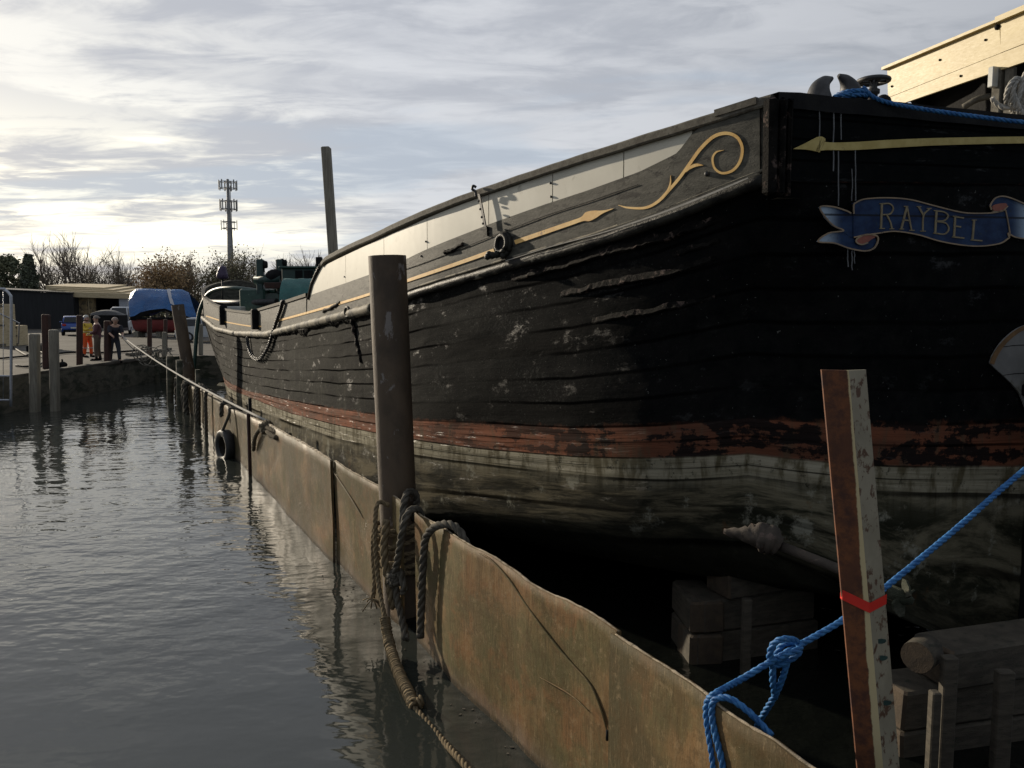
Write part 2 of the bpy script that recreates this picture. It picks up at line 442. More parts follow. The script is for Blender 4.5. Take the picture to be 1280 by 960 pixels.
M_bulw = pm('weathered_black_bulwark', (.050, .049, .040), (.092, .088, .072), 5, .62, bump=.5, bdist=.012, stretch=(1, 1, 3), c3=(.018, .017, .015), t3=(.54, .64), s3=4, spec=.15)
M_cream = pm('cream_board', (.50, .48, .40), (.58, .56, .47), 1.6, .5, bump=.10, bdist=.004, c3=(.30, .28, .22), t3=(.60, .76), s3=5)
M_fascia = pm('yellow_cream_boards', (.44, .345, .155), (.50, .40, .19), 2, .5, bump=.15, bdist=.004, stretch=(1, 1, 4), c3=(.30, .22, .10), t3=(.70, .76), s3=6)
M_cap = pm('weathered_cap_timber', (.095, .086, .070), (.15, .14, .115), 6, .8, bump=.5, stretch=(3, 3, 3), c3=(.05, .045, .04), spec=.15)
M_strake = pm('rubbed_tar_strake', (.012, .012, .012), (.045, .044, .038), 5, .42, bump=.7, bdist=.02, c3=(.26, .245, .20), t3=(.60, .68), s3=5, spec=.08)
M_strakefar = pm('bleached_strake', (.16, .145, .11), (.25, .225, .17), 5, .7, bump=.6, bdist=.02, c3=(.02, .02, .018), t3=(.48, .58), s3=2.6, spec=.15)
M_ridge = pm('broken_tar_ridge', (.004, .004, .004), (.014, .013, .012), 8, .6, bump=.9, bdist=.02, c3=(.10, .075, .065), t3=(.56, .66), s3=12, spec=.02)
M_gold = pm('gold_paint', (.68, .38, .085), (.80, .52, .17), 8, .5, bump=.15, c3=(.30, .16, .05), t3=(.64, .74))
M_goldpale = pm('dull_yellow_paint', (.40, .31, .09), (.50, .40, .14), 9, .6, bump=.15, c3=(.18, .13, .05), t3=(.62, .75))
M_rust = pm('rusty_pile_steel', (.055, .038, .024), (.100, .070, .044), 4, .68, bump=.7, bdist=.008, stretch=(1, 1, .5), c3=(.20, .18, .165), t3=(.61, .65), s3=6, detail=9)
M_rust2 = pm('red_rust', (.13, .036, .012), (.060, .022, .012), 7, .8, bump=.5, bdist=.006, stretch=(1, 1, .35), c3=(.22, .085, .03), t3=(.60, .72), s3=9)
M_rustred = pm('red_brown_post', (.055, .022, .015), (.032, .016, .012), 5, .8, bump=.3)
M_rope = pm('old_rope', (.16, .135, .095), (.095, .080, .058), 14, .95, bump=.6, bdist=.004, spec=.1)
M_ropedark = pm('wet_dark_rope', (.105, .095, .078), (.055, .050, .040), 14, .9, bump=.6, bdist=.004, spec=.2)
M_ropeochre = pm('ochre_rope', (.20, .155, .095), (.12, .095, .06), 16, .95, bump=.6, bdist=.004, spec=.1)
M_ropegrey = pm('pale_line', (.42, .40, .36), (.30, .29, .26), 14, .9, bump=.3, bdist=.002)
M_ropeblue = pm('blue_polyprop', (.016, .092, .27), (.040, .17, .40), 30, .55, bump=.9, bdist=.004, spec=.3, c3=(.10, .22, .36), t3=(.58, .68), s3=60)
M_rubber = pm('tyre_rubber', (.012, .012, .013), (.022, .022, .023), 10, .6, bump=.4, c3=(.06, .06, .055), t3=(.66, .74))
M_timb = pm('grey_pile_timber', (.17, .155, .125), (.25, .235, .19), 4, .85, bump=.5, stretch=(4, 4, .4), c3=(.09, .08, .06), t3=(.58, .68))
M_block = pm('sodden_block_timber', (.045, .038, .028), (.08, .068, .05), 5, .85, bump=.6, bdist=.015, stretch=(1.2, 1.2, 5), c3=(.03, .03, .02), t3=(.56, .66))
M_blockend = pm('block_end_grain', (.075, .053, .033), (.045, .033, .022), 9, .85, bump=.6, c3=(.05, .035, .02), t3=(.56, .66))
M_conc = pm('quay_concrete', (.078, .072, .062), (.112, .103, .09), .8, .9, bump=.35, bdist=.02, c3=(.06, .054, .045), t3=(.50, .62), s3=.35, spec=.1)
M_quayw = pm('weedy_quay_wall', (.065, .062, .043), (.115, .105, .078), 2.4, .85, bump=.8, bdist=.05, stretch=(1, 1, 2.5), c3=(.022, .027, .014), t3=(.48, .60), s3=1.2)
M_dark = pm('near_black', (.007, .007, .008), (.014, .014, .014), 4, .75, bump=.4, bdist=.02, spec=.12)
M_deck = pm('deck_timber', (.10, .09, .075), (.15, .135, .11), 5, .85, bump=.3)
M_green = pm('green_hose_rubber', (.010, .040, .031), (.018, .058, .045), 6, .45, bump=.1, c3=(.12, .17, .14), t3=(.62, .72))
M_tealtarp = pm('teal_tarpaulin', (.022, .11, .105), (.035, .15, .14), 3, .5, bump=.9, bdist=.08)
M_darkgreen = pm('dark_green_paint', (.012, .035, .032), (.02, .05, .045), 5, .5, bump=.2)
M_steel = pm('galvanised_steel', (.36, .38, .42), (.46, .48, .52), 8, .42, metal=.6, bump=.1)
M_greysteel = pm('dull_grey_steel', (.035, .035, .036), (.065, .065, .066), 8, .55, metal=.4, bump=.3)
M_whitep = pm('dirty_white_paint', (.42, .43, .40), (.54, .54, .50), 3, .55, bump=.2, stretch=(1, 1, 1), c3=(.22, .21, .17), t3=(.56, .72), s3=2.5)
M_blackpaint = pm('black_painted_boards', (.011, .012, .014), (.019, .020, .023), 1.6, .75, bump=.3, stretch=(4, 4, .3), bdist=.03)
M_bluetarp = pm('blue_tarpaulin', (.012, .085, .26), (.022, .13, .36), 1.1, .42, bump=1.0, bdist=.25)
M_paletarp = pm('pale_tarp_strip', (.42, .42, .45), (.50, .50, .53), 2, .5, bump=.6)
M_redhull = pm('faded_red_hull', (.25, .045, .045), (.19, .04, .04), 2, .55, bump=.2, c3=(.30, .12, .11), t3=(.62, .75))
M_carblue = pm('blue_car_paint', (.012, .055, .26), (.014, .06, .28), 2, .25, metal=.3, bump=0, coat=.6)
M_glass = pm('dark_glass', (.012, .015, .018), (.016, .019, .022), 2, .08, bump=0)
M_vanwhite = pm('white_van_paint', (.44, .46, .47), (.50, .51, .52), 2, .35, bump=0)
M_lampred = pm('red_lens', (.35, .01, .008), (.4, .012, .01), 3, .3, bump=0)
M_plate = pm('number_plate', (.6, .6, .52), (.62, .62, .55), 3, .4, bump=0)
M_plank = pm('new_sawn_planks', (.46, .37, .22), (.56, .46, .29), 2.5, .8, bump=.3, stretch=(1, 1, 8), c3=(.28, .21, .12), t3=(.56, .66), s3=3)
M_purple = pm('purple_bag_plastic', (.035, .02, .055), (.05, .03, .075), 8, .45, bump=.9, bdist=.04)
M_mud = pm('creek_mud', (.05, .045, .035), (.08, .07, .055), 3, .7, bump=.8, bdist=.05)
M_grass = pm('rough_grass', (.05, .06, .025), (.08, .08, .035), .6, .95, bump=.5, bdist=.05)
M_tape = pm('red_tape', (.55, .02, .015), (.60, .03, .02), 9, .4, bump=0)
M_bark = pm('winter_bark', (.15, .13, .105), (.20, .175, .14), 3, .9, bump=.3)  # bark colour lightened in place of haze over the far trees
M_barkdark = pm('dark_bark', (.08, .07, .056), (.11, .095, .078), 3, .9, bump=.3)

# sheet wall: stained ply, UV = (metres along, metres up)
def sheetmat():
    m, t, b = newmat('stained_ply_sheet')
    uvn = t.add('ShaderNodeUVMap').outputs[0]; u, v, _ = t.sep(uvn)
    V = t.comb(u, v, 0)
    vert = t.noise(t.comb(t.math('MULTIPLY', u, 7), t.math('MULTIPLY', v, .9), 0), 1.3, 7, .65, .3)
    grain = t.noise(t.comb(t.math('MULTIPLY', u, 45), t.math('MULTIPLY', v, 4), 0), 1, 6, .7, .1)
    big = t.noise(V, 1.5, 6, .6, .4)
    c = t.mix(t.mapr(big, .40, .60), (.195, .120, .056), (.120, .098, .046))
    c = t.mix(t.math('MULTIPLY', t.mapr(t.noise(V, 2.8, 7, .65, .6), .48, .60), .75), c, (.185, .095, .042))
    c = t.mix(t.math('MULTIPLY', t.mapr(vert, .54, .68), .6), c, (.25, .175, .095))
    c = t.mix(t.math('MULTIPLY', t.mapr(t.noise(V, 2.1, 6, .6, .3), .48, .60), .65), c, (.088, .082, .038))
    c = t.mix(t.math('MULTIPLY', t.mapr(grain, .45, .65), .42), c, (.06, .045, .028))
    weed = t.math('MULTIPLY', t.mapr(u, 5.5, 11, .15, .85), t.mapr(t.noise(V, 1.1, 6, .6), .36, .56))
    c = t.mix(weed, c, (.066, .055, .030))
    wet_shade = t.mapr(t.math('ADD', v, t.math('MULTIPLY', big, .25)), .14, .36, 1, 0)       # tide line
    c = t.mix(t.math('MULTIPLY', wet_shade, .65), c, (.13, .105, .085))
    c = t.mix(t.mapr(v, .02, .07, .9, 0), c, (.035, .03, .022))
    sc = t.voro(t.comb(t.math('MULTIPLY', u, 2.4), t.math('MULTIPLY', v, 1.1), 0), 1.7)
    c = t.mix(t.math('MULTIPLY', t.mapr(sc, .045, .02), .55), c, (.42, .38, .30))
    c = t.mix(t.math('MULTIPLY', t.mapr(t.noise(V, 38, 4, .6), .68, .74), .45), c, (.40, .34, .24))
    fib = t.noise(t.comb(t.math('MULTIPLY', u, 60), t.math('MULTIPLY', v, 9), 0), 1, 5, .75, .6)
    c = t.mix(t.math('MULTIPLY', t.mapr(fib, .56, .66), .45), c, (.27, .20, .11))
    c = t.mix(t.math('MULTIPLY', t.mapr(t.noise(V, 6, 10, .8), .50, .60), .62), c, (.085, .058, .028))
    c = t.mix(t.math('MULTIPLY', t.mapr(t.noise(t.comb(u, v, 4), 9, 9, .8), .54, .64), .45), c, (.26, .19, .11))
    c = t.mix(t.math('MULTIPLY', t.mapr(t.noise(t.comb(t.math('MULTIPLY', u, 2.2), t.math('MULTIPLY', v, .5), 8), 1.6, 6, .65), .52, .66), .55), c, (.095, .060, .028))
    c = t.mix(t.math('MULTIPLY', t.mapr(t.noise(V, 70, 3, .6), .62, .70), .40), c, (.045, .035, .022))
    t.put(b.inputs['Base Color'], c)
    t.put(b.inputs['Roughness'], t.mapr(big, .3, .7, .48, .72, False)); b.inputs['Specular IOR Level'].default_value = .08
    h = t.math('ADD', t.math('MULTIPLY', grain, .25), t.math('ADD', t.math('MULTIPLY', big, 1.2), t.math('MULTIPLY', vert, .35)))
    h = t.math('ADD', h, t.math('MULTIPLY', t.noise(V, 16, 8, .8), .5))
    t.put(b.inputs['Normal'], t.bump(h, .5, .018))
    return m
M_sheet = sheetmat()
M_edge = pm('raw_sheet_edge', (.34, .28, .20), (.20, .16, .11), 14, .9, bump=.8, bdist=.01, c3=(.10, .08, .05), t3=(.58, .66))

def watermat():
    m, t, b = newmat('creek_water')
    co = t.add('ShaderNodeTexCoord').outputs['Object']
    x, y, z = t.sep(co)
    wq = t.scale(co, (.55, 1.5, 1), rot=(0, 0, R(8)))
    a = t.noise(t.scale(wq, (1.2, .8, 1)), 1.0, 2, .5, .2); bb = t.noise(t.scale(co, (.8, 1.25, 1), loc=(3, 4, 0), rot=(0, 0, R(-10))), 3.3, 2, .5, .15); cc = t.noise(t.scale(co, (.85, 1.2, 1)), 7.5, 2, .5, .1)
    calm = t.mapr(y, 4.0, 10, .30, 1)
    patch = t.mapr(t.noise(t.scale(co, (.3, .3, 1)), 1, 3, .5), .35, .65, .40, 1.2)
    h = t.math('ADD', t.math('MULTIPLY', a, .42), t.math('ADD', t.math('MULTIPLY', bb, .34), t.math('MULTIPLY', cc, .075)))
    t.put(b.inputs['Normal'], t.bump(t.math('MULTIPLY', h, t.math('MULTIPLY', calm, patch)), 1.0, .054))
    c = t.mix(t.mapr(t.noise(co, .5, 4, .5), .35, .65), (.024, .028, .025), (.034, .038, .034))
    foam = t.math('MULTIPLY', t.mapr(t.noise(co, 2.3, 5, .6, .4), .70, .75), t.mapr(y, 7.5, 5.5))
    c = t.mix(t.math('MULTIPLY', foam, .6), c, (.30, .30, .27))
    t.put(b.inputs['Base Color'], c)
    b.inputs['Roughness'].default_value = .045; b.inputs['IOR'].default_value = 1.5
    return m
M_water = watermat()
M_dockshade, _t, _b = newmat('dark_dock_shade')  # creek water darkened for the shade inside the dock
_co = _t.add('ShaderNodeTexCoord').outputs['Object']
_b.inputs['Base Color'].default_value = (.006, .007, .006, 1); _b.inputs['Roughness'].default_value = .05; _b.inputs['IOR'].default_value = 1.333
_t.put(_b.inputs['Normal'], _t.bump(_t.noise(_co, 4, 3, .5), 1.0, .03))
# ================================================================== SETTING
def sheet(name, pts, z, mat, kind='structure'):
    mb = MB(); mb.face([(x, y, z) for x, y in pts], 0); o = obj(name, mb, mat); o['kind'] = kind; return o
sheet('water', [(-90, -60), (120, -60), (120, 60), (-90, 60)], 0, M_water)
def bank(name, poly, z, top=M_conc, side=M_quayw, lip=True):
    mb = MB(); n = len(poly)
    mb.face([(x, y, z) for x, y in poly], 0)
    for i in range(n):
        a, b = poly[i], poly[(i+1) % n]
        # finely divided wall so that the bump reads
        mb.face([(a[0], a[1], -2), (b[0], b[1], -2), (b[0], b[1], z), (a[0], a[1], z)], 1)
    o = obj(name, mb, [top, side]); o['kind'] = 'structure'; return o
# yard and quay round the head of the creek (counter-clockwise)
yard = [(-15.0, -20), (-14.95, 23), (-15.05, 29), (-15.3, 34.2), (-14.3, 35.4), (-8, 36.0), (2, 35.6), (60, 35.6), (160, 35.6), (160, 170), (-260, 170), (-260, -20)]
bank('yard_ground', yard, 1.0)
bank('unseen_dock_bank', [(8.6, 5), (60, 5), (60, 35.5), (-2, 35.5), (2.5, 26), (6.2, 17)], 1.15)  # bank out of sight beyond the barge, added to keep its underside dark
bank('near_bank', [(-14.9, -20), (60, -20), (60, 4.9), (9, 4.9), (7.5, 1.2), (-14.9, 1.2)], 1.2)
sheet('ground', [(-2500, 165), (2500, 165), (2500, 2600), (-2500, 2600)], .9, M_grass)
# weathered coping along the visible quay
def coping(name, a, b, wd, label):
    a = Vector((*a, 1.0)); b = Vector((*b, 1.0)); n = 9; mb = MB(); d = (b-a)
    mb.box((a+b)/2+Vector((0, 0, .03)), (d.length, wd, .12), rot=math.atan2(d.y, d.x), bev=.02)
    o = obj(name, mb, M_conc); o['kind'] = 'structure'; return o
coping('quay_kerb', (-15.12, 21), (-15.28, 34.0), .32, '')

# ================================================================== THE BARGE
port = [(640+0, 0)]
PP = [(965, 5.8), (850, 6.4), (700, 7.5), (600, 8.5), (515, 9.7), (450, 11.4), (400, 13.5), (350, 17), (310, 21.5), (280, 26), (262, 29.3), (254, 30.9)]
pl = [((px-640)/F*Y*1.0/(1.0), Y) for px, Y in PP]
port_xy = []
for (px, Y), yy in zip(PP, (200, 240, 290, 320, 360, 380, 390, 400, 405, 405, 400, 395)):
    p = at(px, yy, Y); port_xy.append((p.x, p.y))
bowpts = [(-12.22, 32.0), (-12.15, 33.0), (-11.5, 33.75), (-10.2, 34.2), (-8.4, 34.0), (-6.2, 32.8)]
CORN = Vector(port_xy[0]); TD = Vector((.933, .36)).normalized(); HW = 2.78
CEN = CORN+TD*HW; STB = CORN+TD*HW*2
stb = [(-3.3, 29.0), (-.6, 24), (1.9, 19), (4.3, 14.2), (5.8, 10.8), (STB.x, STB.y)]
HP = Plan(port_xy+bowpts+stb, 10)
SV_ = HP.hit(254, 395)[0]                    # end of the traced port side
S_BOW = HP.s[(len(port_xy)+2)*10]            # stem
def trace(pts, bow, stern=None):
    out = sorted((HP.hit(px, py)) for px, py in pts)
    zs = out[0][1]
    out = [(0 if i == 0 else q, z) for i, (q, z) in enumerate(out)]
    out.append((S_BOW, bow))
    L = HP.L
    port_side = list(out)
    mir = [(S_BOW+(L-S_BOW)*(1-q/S_BOW), z) for q, z in reversed(port_side[:-1])]
    return port_side+mir
Z_bot = trace([(965, 706), (870, 690), (700, 668), (560, 655), (400, 640), (280, 555)], .35)
Z_wg = trace([(965, 612), (840, 606), (720, 594), (515, 568), (420, 548), (320, 513), (262, 486)], 1.1)
Z_rw = trace([(965, 582), (840, 577), (720, 571), (600, 561), (515, 549), (420, 531), (365, 517), (320, 500), (270, 480), (256, 474)], .75)
Z_br = trace([(965, 533), (840, 535), (720, 534), (600, 529), (515, 525), (470, 518), (420, 511), (355, 499), (310, 489), (270, 472), (256, 466)], 1.0)
Z_wg = [(q, min(z, interp(q, Z_rw)-.10)) for q, z in Z_wg]
Z_bot = [(q, min(z, interp(q, Z_wg)-.25)) for q, z in Z_bot]
Z_str = trace([(965, 224), (943, 230), (826, 276), (740, 305), (680, 321), (640, 332), (510, 371), (462, 387), (417, 398), (372, 409), (335, 418), (296, 417), (271, 411), (256, 399)], 3.35)
Z_bw = trace([(965, 121), (948, 124), (905, 142), (868, 165), (858, 178), (850, 190), (799, 215), (735, 238), (680, 256), (610, 281), (535, 311), (510, 323), (460, 344), (432, 354), (388, 369), (357, 379), (311, 392), (286, 389), (267, 382), (256, 374)], 4.25)
def hp(q, z, off=0):
    p = HP.pos(q); n = HP.nrm(q); return Vector((p.x+n.x*off, p.y+n.y*off, z))
def hs(px, py, off=0):
    q, z = HP.hit(px, py); return hp(q, z, off)
barge = thing('sailing_barge', 'long black tarred wooden barge with red boot top and gold scrollwork, stern nearest', 'barge', (-3.5, 20, 0))

# stations, fine near the stern
st = []; q = 0
while q < HP.L:
    st.append(q); q += .10 if (q < 9 or q > HP.L-3) else (.22 if q < 20 else .4)
st.append(HP.L)
def zlines(q): return [interp(q, Z) for Z in (Z_bot, Z_wg, Z_rw, Z_br, Z_str)]
TN = Vector((TD.y, -TD.x, 0)).normalized()
def tp(px, py, off=0):
    r = ray(px, py); k = r.x/r.y
    u = (k*CORN.y-CORN.x)/(TD.x-k*TD.y); Y = CORN.y+u*TD.y
    p = CORN+TD*u
    return Vector((p.x, p.y, EYE+r.z/r.y*Y))+TN*off
def tu(px, py):
    p = tp(px, py); return (Vector((p.x, p.y))-CORN).dot(TD), p.z
Tt = [tu(*p) for p in [(965, 119), (1000, 121), (1107, 131), (1200, 140), (1300, 150)]]
Tk = [tu(*p) for p in [(990, 533), (1080, 531), (1180, 530), (1300, 526)]]
Tr = [tu(*p) for p in [(990, 582), (1120, 583), (1300, 582)]]
Tw = [tu(*p) for p in [(990, 612), (1120, 615), (1300, 618)]]
Tb = [tu(*p) for p in [(965, 706), (1050, 730), (1110, 768), (1200, 802), (1300, 838)]]
Ts = [tu(*p) for p in [(1000, 228), (1300, 232)]]
for T_, Z_ in ((Tk, Z_br), (Tr, Z_rw), (Tw, Z_wg), (Tb, Z_bot), (Ts, Z_str)):
    if T_[0][0] < .01: T_[0] = (0, interp(0, Z_))
    else: T_.insert(0, (0, interp(0, Z_)))
def tz(T, u): return interp(min(u, 2*HW-u), T)
RS, RT = 2.0, 1.5                                   # how far the round of the quarter runs each way
P_side = HP.pos(RS); P_tr = CORN+TD*RT
P_side2 = HP.pos(HP.L-RS); P_tr2 = STB-TD*RT
def bez(a_, b_, c_, t): return a_*(1-t)**2+b_*2*t*(1-t)+c_*t*t
def roundw(z, zs): return max(0, min(1, (zs-.02-z)/.95))**.8*.92
def hullpos(kind, q, z, zs, off):
    w_ = roundw(z, zs)
    if kind == 's':
        p = HP.pos(q); n = HP.nrm(q); base = Vector((p.x, p.y))
        if q < RS: base = base.lerp(bez(P_side, CORN, P_tr, .5*(1-q/RS)), w_)
        elif q > HP.L-RS: base = base.lerp(bez(P_side2, STB, P_tr2, .5*(1-(HP.L-q)/RS)), w_)
    else:
        u = q; base = CORN+TD*u; n = Vector((TN.x, TN.y))
        if u < RT: base = base.lerp(bez(P_side, CORN, P_tr, .5+.5*u/RT), w_)
        elif u > 2*HW-RT: base = base.lerp(bez(P_side2, STB, P_tr2, .5+.5*(2*HW-u)/RT), w_)
    return Vector((base.x+n.x*off, base.y+n.y*off, z))
mb = MB(); rows = []; uvs = []
CEN0 = CEN; STEM = HP.pos(S_BOW)
ring = [('t', HW*(1-i/28)) for i in range(28)]+[('s', q) for q in st]+[('t', 2*HW-HW*i/28) for i in range(1, 29)]
for kind, q in ring:
    if kind == 's':
        z0, z1, z2, z3, z4 = zlines(q); uu = q if q < S_BOW else q
        fr = q/S_BOW if q < S_BOW else (HP.L-q)/(HP.L-S_BOW); p = HP.pos(q); c = CEN0.lerp(STEM, fr)
    else:
        z0, z1, z2, z3, z4 = [tz(T_, q) for T_ in (Tb, Tw, Tr, Tk, Ts)]; uu = -q if q <= HW else q-2*HW
        fr = 0; p = CORN+TD*q; c = CEN0
    row = []; uv = []
    k = interp(fr, [(0, .5), (.12, .25), (.25, .08), (1, .5)]); zk = .14
    pe = hullpos(kind, q, z0, z4, 0)
    for j in range(5):
        f = j/5; pp = c.lerp(Vector((pe.x, pe.y)), f)
        z = zk+(z0-zk)*(f*k*2 if f < .5 else k+(1-k)*((f-.5)*2)**2.0)
        if kind == 't': z = tz(Tb, HW)+(z0-tz(Tb, HW))*f
        row.append(Vector((pp.x, pp.y, z))); uv.append((uu, f))
    for (a, b, v0, n) in [(z0, z1, 1, 6), (z1, z2, 2, 3), (z2, z3, 3, 4), (z3, z4, 4, 14)]:
        for j in range(n+(1 if v0 == 4 else 0)):
            f = j/n; z = a+(b-a)*f
            o = mnoise.noise(Vector((uu*.8, z*2.5, 0)))*.022+mnoise.noise(Vector((uu*3, z*9, 4)))*.008
            if v0 == 1 and f < .3: o -= .12*(1-f/.3)**2
            if kind == 's': bf = max(0, 1-abs(q-S_BOW)/11); o -= bf*bf*(3-2*bf)*1.0*max(0, (z4-z)/2.6)**1.3
            if v0 == 4: o *= 1-f*.9 if kind == 't' else 1
            if kind == 't': o += .02*min(1, min(q, 2*HW-q)/.3)
            row.append(hullpos(kind, q, z, z4, o)); uv.append((uu, v0+f))
    rows.append(row); uvs.append(uv)
mb.quadgrid(rows, 0, True, uvs)
hull = obj('hull', mb, M_side, barge)

# bulwark: one plank wall with thickness, right round the bow
mb = MB(); rows = []
for q in st:
    zs = interp(q, Z_str); zt = interp(q, Z_bw)
    w1 = mnoise.noise(Vector((q*1.3, 3, 0)))*.006
    rows.append([hp(q, zs-(.02 if q < 2.6 or q > HP.L-2.6 else .06), -.10), hp(q, zs, .004+w1), hp(q, zs+(zt-zs)*.5, .008-w1), hp(q, zt, .004), hp(q, zt, -.085), hp(q, zs-(.02 if q < 2.6 or q > HP.L-2.6 else .35), -.10)])
mb.quadgrid(rows, 0, False)
mb.sm = [False]*len(mb.f)
obj('bulwark', mb, M_bulw, barge)
# deck
mb = MB(); rows = []
N = 60
for i in range(N+1):
    a = S_BOW*i/N; b = HP.L-(HP.L-S_BOW)*i/N
    p = hp(a, 0, -.08); r = hp(b, 0, -.08); z = interp(a, Z_str)-.12
    z = min(z, 2.62) if i > 20 else z
    rows.append([Vector((p.x, p.y, z)), Vector(((p.x+r.x)/2, (p.y+r.y)/2, z+.06)), Vector((r.x, r.y, z))])
mb.quadgrid(rows, 0, True); obj('deck', mb, M_deck, barge)

def side_strip(q0, q1, zf0, zf1, off, th, step=.15):
    """panel following the side from q0 to q1 between heights zf0(q), zf1(q)"""
    mb = MB(); n = max(2, int((q1-q0)/step)); rows = []
    for i in range(n+1):
        q = q0+(q1-q0)*i/n; a, b = zf0(q), zf1(q)
        rows.append([hp(q, a, off), hp(q, b, off), hp(q, b, off+th), hp(q, a, off+th), hp(q, a, off)])
    mb.quadgrid(rows, 0, False)
    for r in (rows[0], rows[-1]): mb.face(r[:4], 0)
    return mb
def qof(px, py): return HP.hit(px, py)[0]
# rubbing strake, tarred near the stern, bleached at the bow
Zs = lambda q: interp(q, Z_str)
def strake(q0, q1, r, mat, dz=0, step=.12):
    mb = MB(); n = int((q1-q0)/step); pts = []; rad = []
    for i in range(n+1):
        q = q0+(q1-q0)*i/n; pts.append(hp(q, Zs(q)+dz+mnoise.noise(Vector((q*2, 0, 0)))*.008, .02)); rad.append(r*(1+.14*mnoise.noise(Vector((q*3.5, 7, 0)))))
    mb.tube(pts, rad, 10, 0); return obj('rubbing_strake', mb, mat, barge)
qb = qof(470, 385); qc = qof(345, 412)
s1 = strake(0, qb, .050, M_strake); s2 = strake(qb+.02, qc, .075, M_strakefar); s2['label'] = 'broken bleached length of rubbing strake'
s3 = strake(qc+.02, S_BOW+4, .085, M_strakefar); s3['label'] = 'bleached rubbing strake round the bow'
# secondary bead above the strake
mb = MB(); mb.tube([hp(q, Zs(q)+.075, .012) for q in [i*.15 for i in range(int(qb/.15))]], .016, 6); obj('bead', mb, M_strakefar, barge)
# torn tar hanging under the middle of the strake
mb = MB(); rows = []; q = qb-.4
while q < qc:
    z = Zs(q)-.02; N = abs(mnoise.noise(Vector((q*.9, 1, 0))))+.25*abs(mnoise.noise(Vector((q*4, 2, 0)))); dpt = .05+.30*N; o_ = .03+.05*abs(mnoise.noise(Vector((q*9, 5, 0))))
    rows.append([hp(q, z+.03, .03), hp(q, z-dpt*.3, .02+o_), hp(q, z-dpt*.7, .015+o_*.6), hp(q, z-dpt, .0)]); q += .04
mb.quadgrid(rows, 0, False); obj('broken_tar', mb, M_ridge, barge)
# ragged plank lands on the quarter
def lap(pts, h, th, ragged=.02, seed=0):
    """torn lower edge of a plank standing proud of the one beneath"""
    P = catmull([Vector((*HP.hit(x, y), 0)) for x, y in pts], 10); mb = MB(); rows = []; n = len(P)
    Q = []
    for u_, v_ in zip(P, P[1:]):
        m = max(1, int((v_-u_).length/.03)); Q += [u_.lerp(v_, k/m) for k in range(m)]
    Q.append(P[-1]); n = len(Q)
    for i, p in enumerate(Q):
        e = min(1, i/10, (n-1-i)/10); N1 = mnoise.noise(Vector((p.x*5, seed, 0))); N2 = mnoise.noise(Vector((p.x*17, seed, 3)))
        z = p.y+ragged*(N1+.5*N2); t_ = th*e*(1+.45*N2+.3*N1)
        H = lambda zz, oo: hullpos('s', p.x, zz, Zs(p.x), oo+mnoise.noise(Vector((p.x*.8, zz*2.5, 0)))*.022)
        rows.append([H(z+h*(1+.3*N1), -.004), H(z+h*.35, t_*.7), H(z+.012, .002+t_), H(z, t_*.8), H(z-.012, -.02)])
    mb.quadgrid(rows, 0, False); return mb
for k, (pts, h, th) in enumerate([([(640, 352), (700, 338), (752, 322), (800, 310), (860, 292), (905, 275)], .09, .034),
               ([(700, 372), (765, 358), (830, 346), (905, 323)], .08, .028),
               ([(740, 404), (785, 397), (830, 390), (900, 373)], .07, .022),
               ([(840, 322), (905, 301)], .06, .026)]):
    obj('plank_edge', lap(pts, h*.9, th*1.15, .018, k), M_ridge, barge)
# cream weather boards
CU = [(386, 371), (392, 352), (402, 334), (460, 306), (510, 284), (560, 262), (600, 247), (640, 234), (700, 213), (767, 191), (820, 174), (874, 161)]
Z_cu = sorted(HP.hit(*p) for p in CU)
zcu = lambda q: interp(q, Z_cu); zcb = lambda q: interp(q, Z_bw)
cuts = [388, 432, 480, 534, 611, 691, 780, 866]
for a, b in zip(cuts, cuts[1:]):
    yy = interp((a+b)/2, [(x, y) for x, y in CU])+6
    qa, qb_ = qof(a, interp(a, CU)+4), qof(b, interp(b, CU)+4)
    mb = side_strip(qb_+.006, qa-.006, lambda q: zcb(q)-.01, lambda q: max(zcu(q), zcb(q)+.01), -.022, .024)
    obj('weatherboard', mb, M_cream, barge)
for x in cuts[1:-1]:
    q0 = qof(x, interp(x, CU)+4)
    obj('batten', side_strip(q0-.05, q0+.05, lambda q: zcb(q)-.01, lambda q: zcu(q), -.07, .045), M_bulw, barge)
# cap rail
CT_ = [(402, 330), (409, 321), (440, 305), (470, 292), (510, 273), (560, 252), (600, 237), (640, 223.5), (700, 203), (767, 182), (830, 162), (898, 141), (948, 124), (966, 119)]
Z_ct = sorted(HP.hit(*p) for p in CT_)
q0, q1 = qof(966, 119), qof(404, 330)
mb = MB(); rows = []; n = int((q1)/.12)
for i in range(n+1):
    q = q1*i/n; zt = interp(q, Z_ct)+mnoise.noise(Vector((q*3, 0, 2)))*.006
    zb = zt-.075
    rows.append([hp(q, zb, -.09), hp(q, zb, .035), hp(q, zb+.012, .045), hp(q, zt-.012, .045), hp(q, zt, .035), hp(q, zt, -.09), hp(q, zb, -.09)])
mb.quadgrid(rows, 0, False); mb.face(rows[0][:6]); mb.face(rows[-1][:6])
obj('cap_rail', mb, M_cap, barge)
mb = MB(); mb.tube([hs(386, 373, .01), hs(391, 354, .01), hs(397, 341, .01), hs(404, 328, .01)], .035, 8); obj('edge_trim', mb, M_strake, barge)
# loose length of capping near the stern
mb = MB(); A = [hs(898, 143, -.01), hs(950, 127, -.01)]
mb.box((A[0]+A[1])/2+Vector((0, 0, .0)), ((A[1]-A[0]).length, .13, .05), rot=(A[1]-A[0]).to_track_quat('X', 'Z'))
o = obj('cap_patch', mb, M_cap, barge); o['label'] = 'short pale patch of capping'
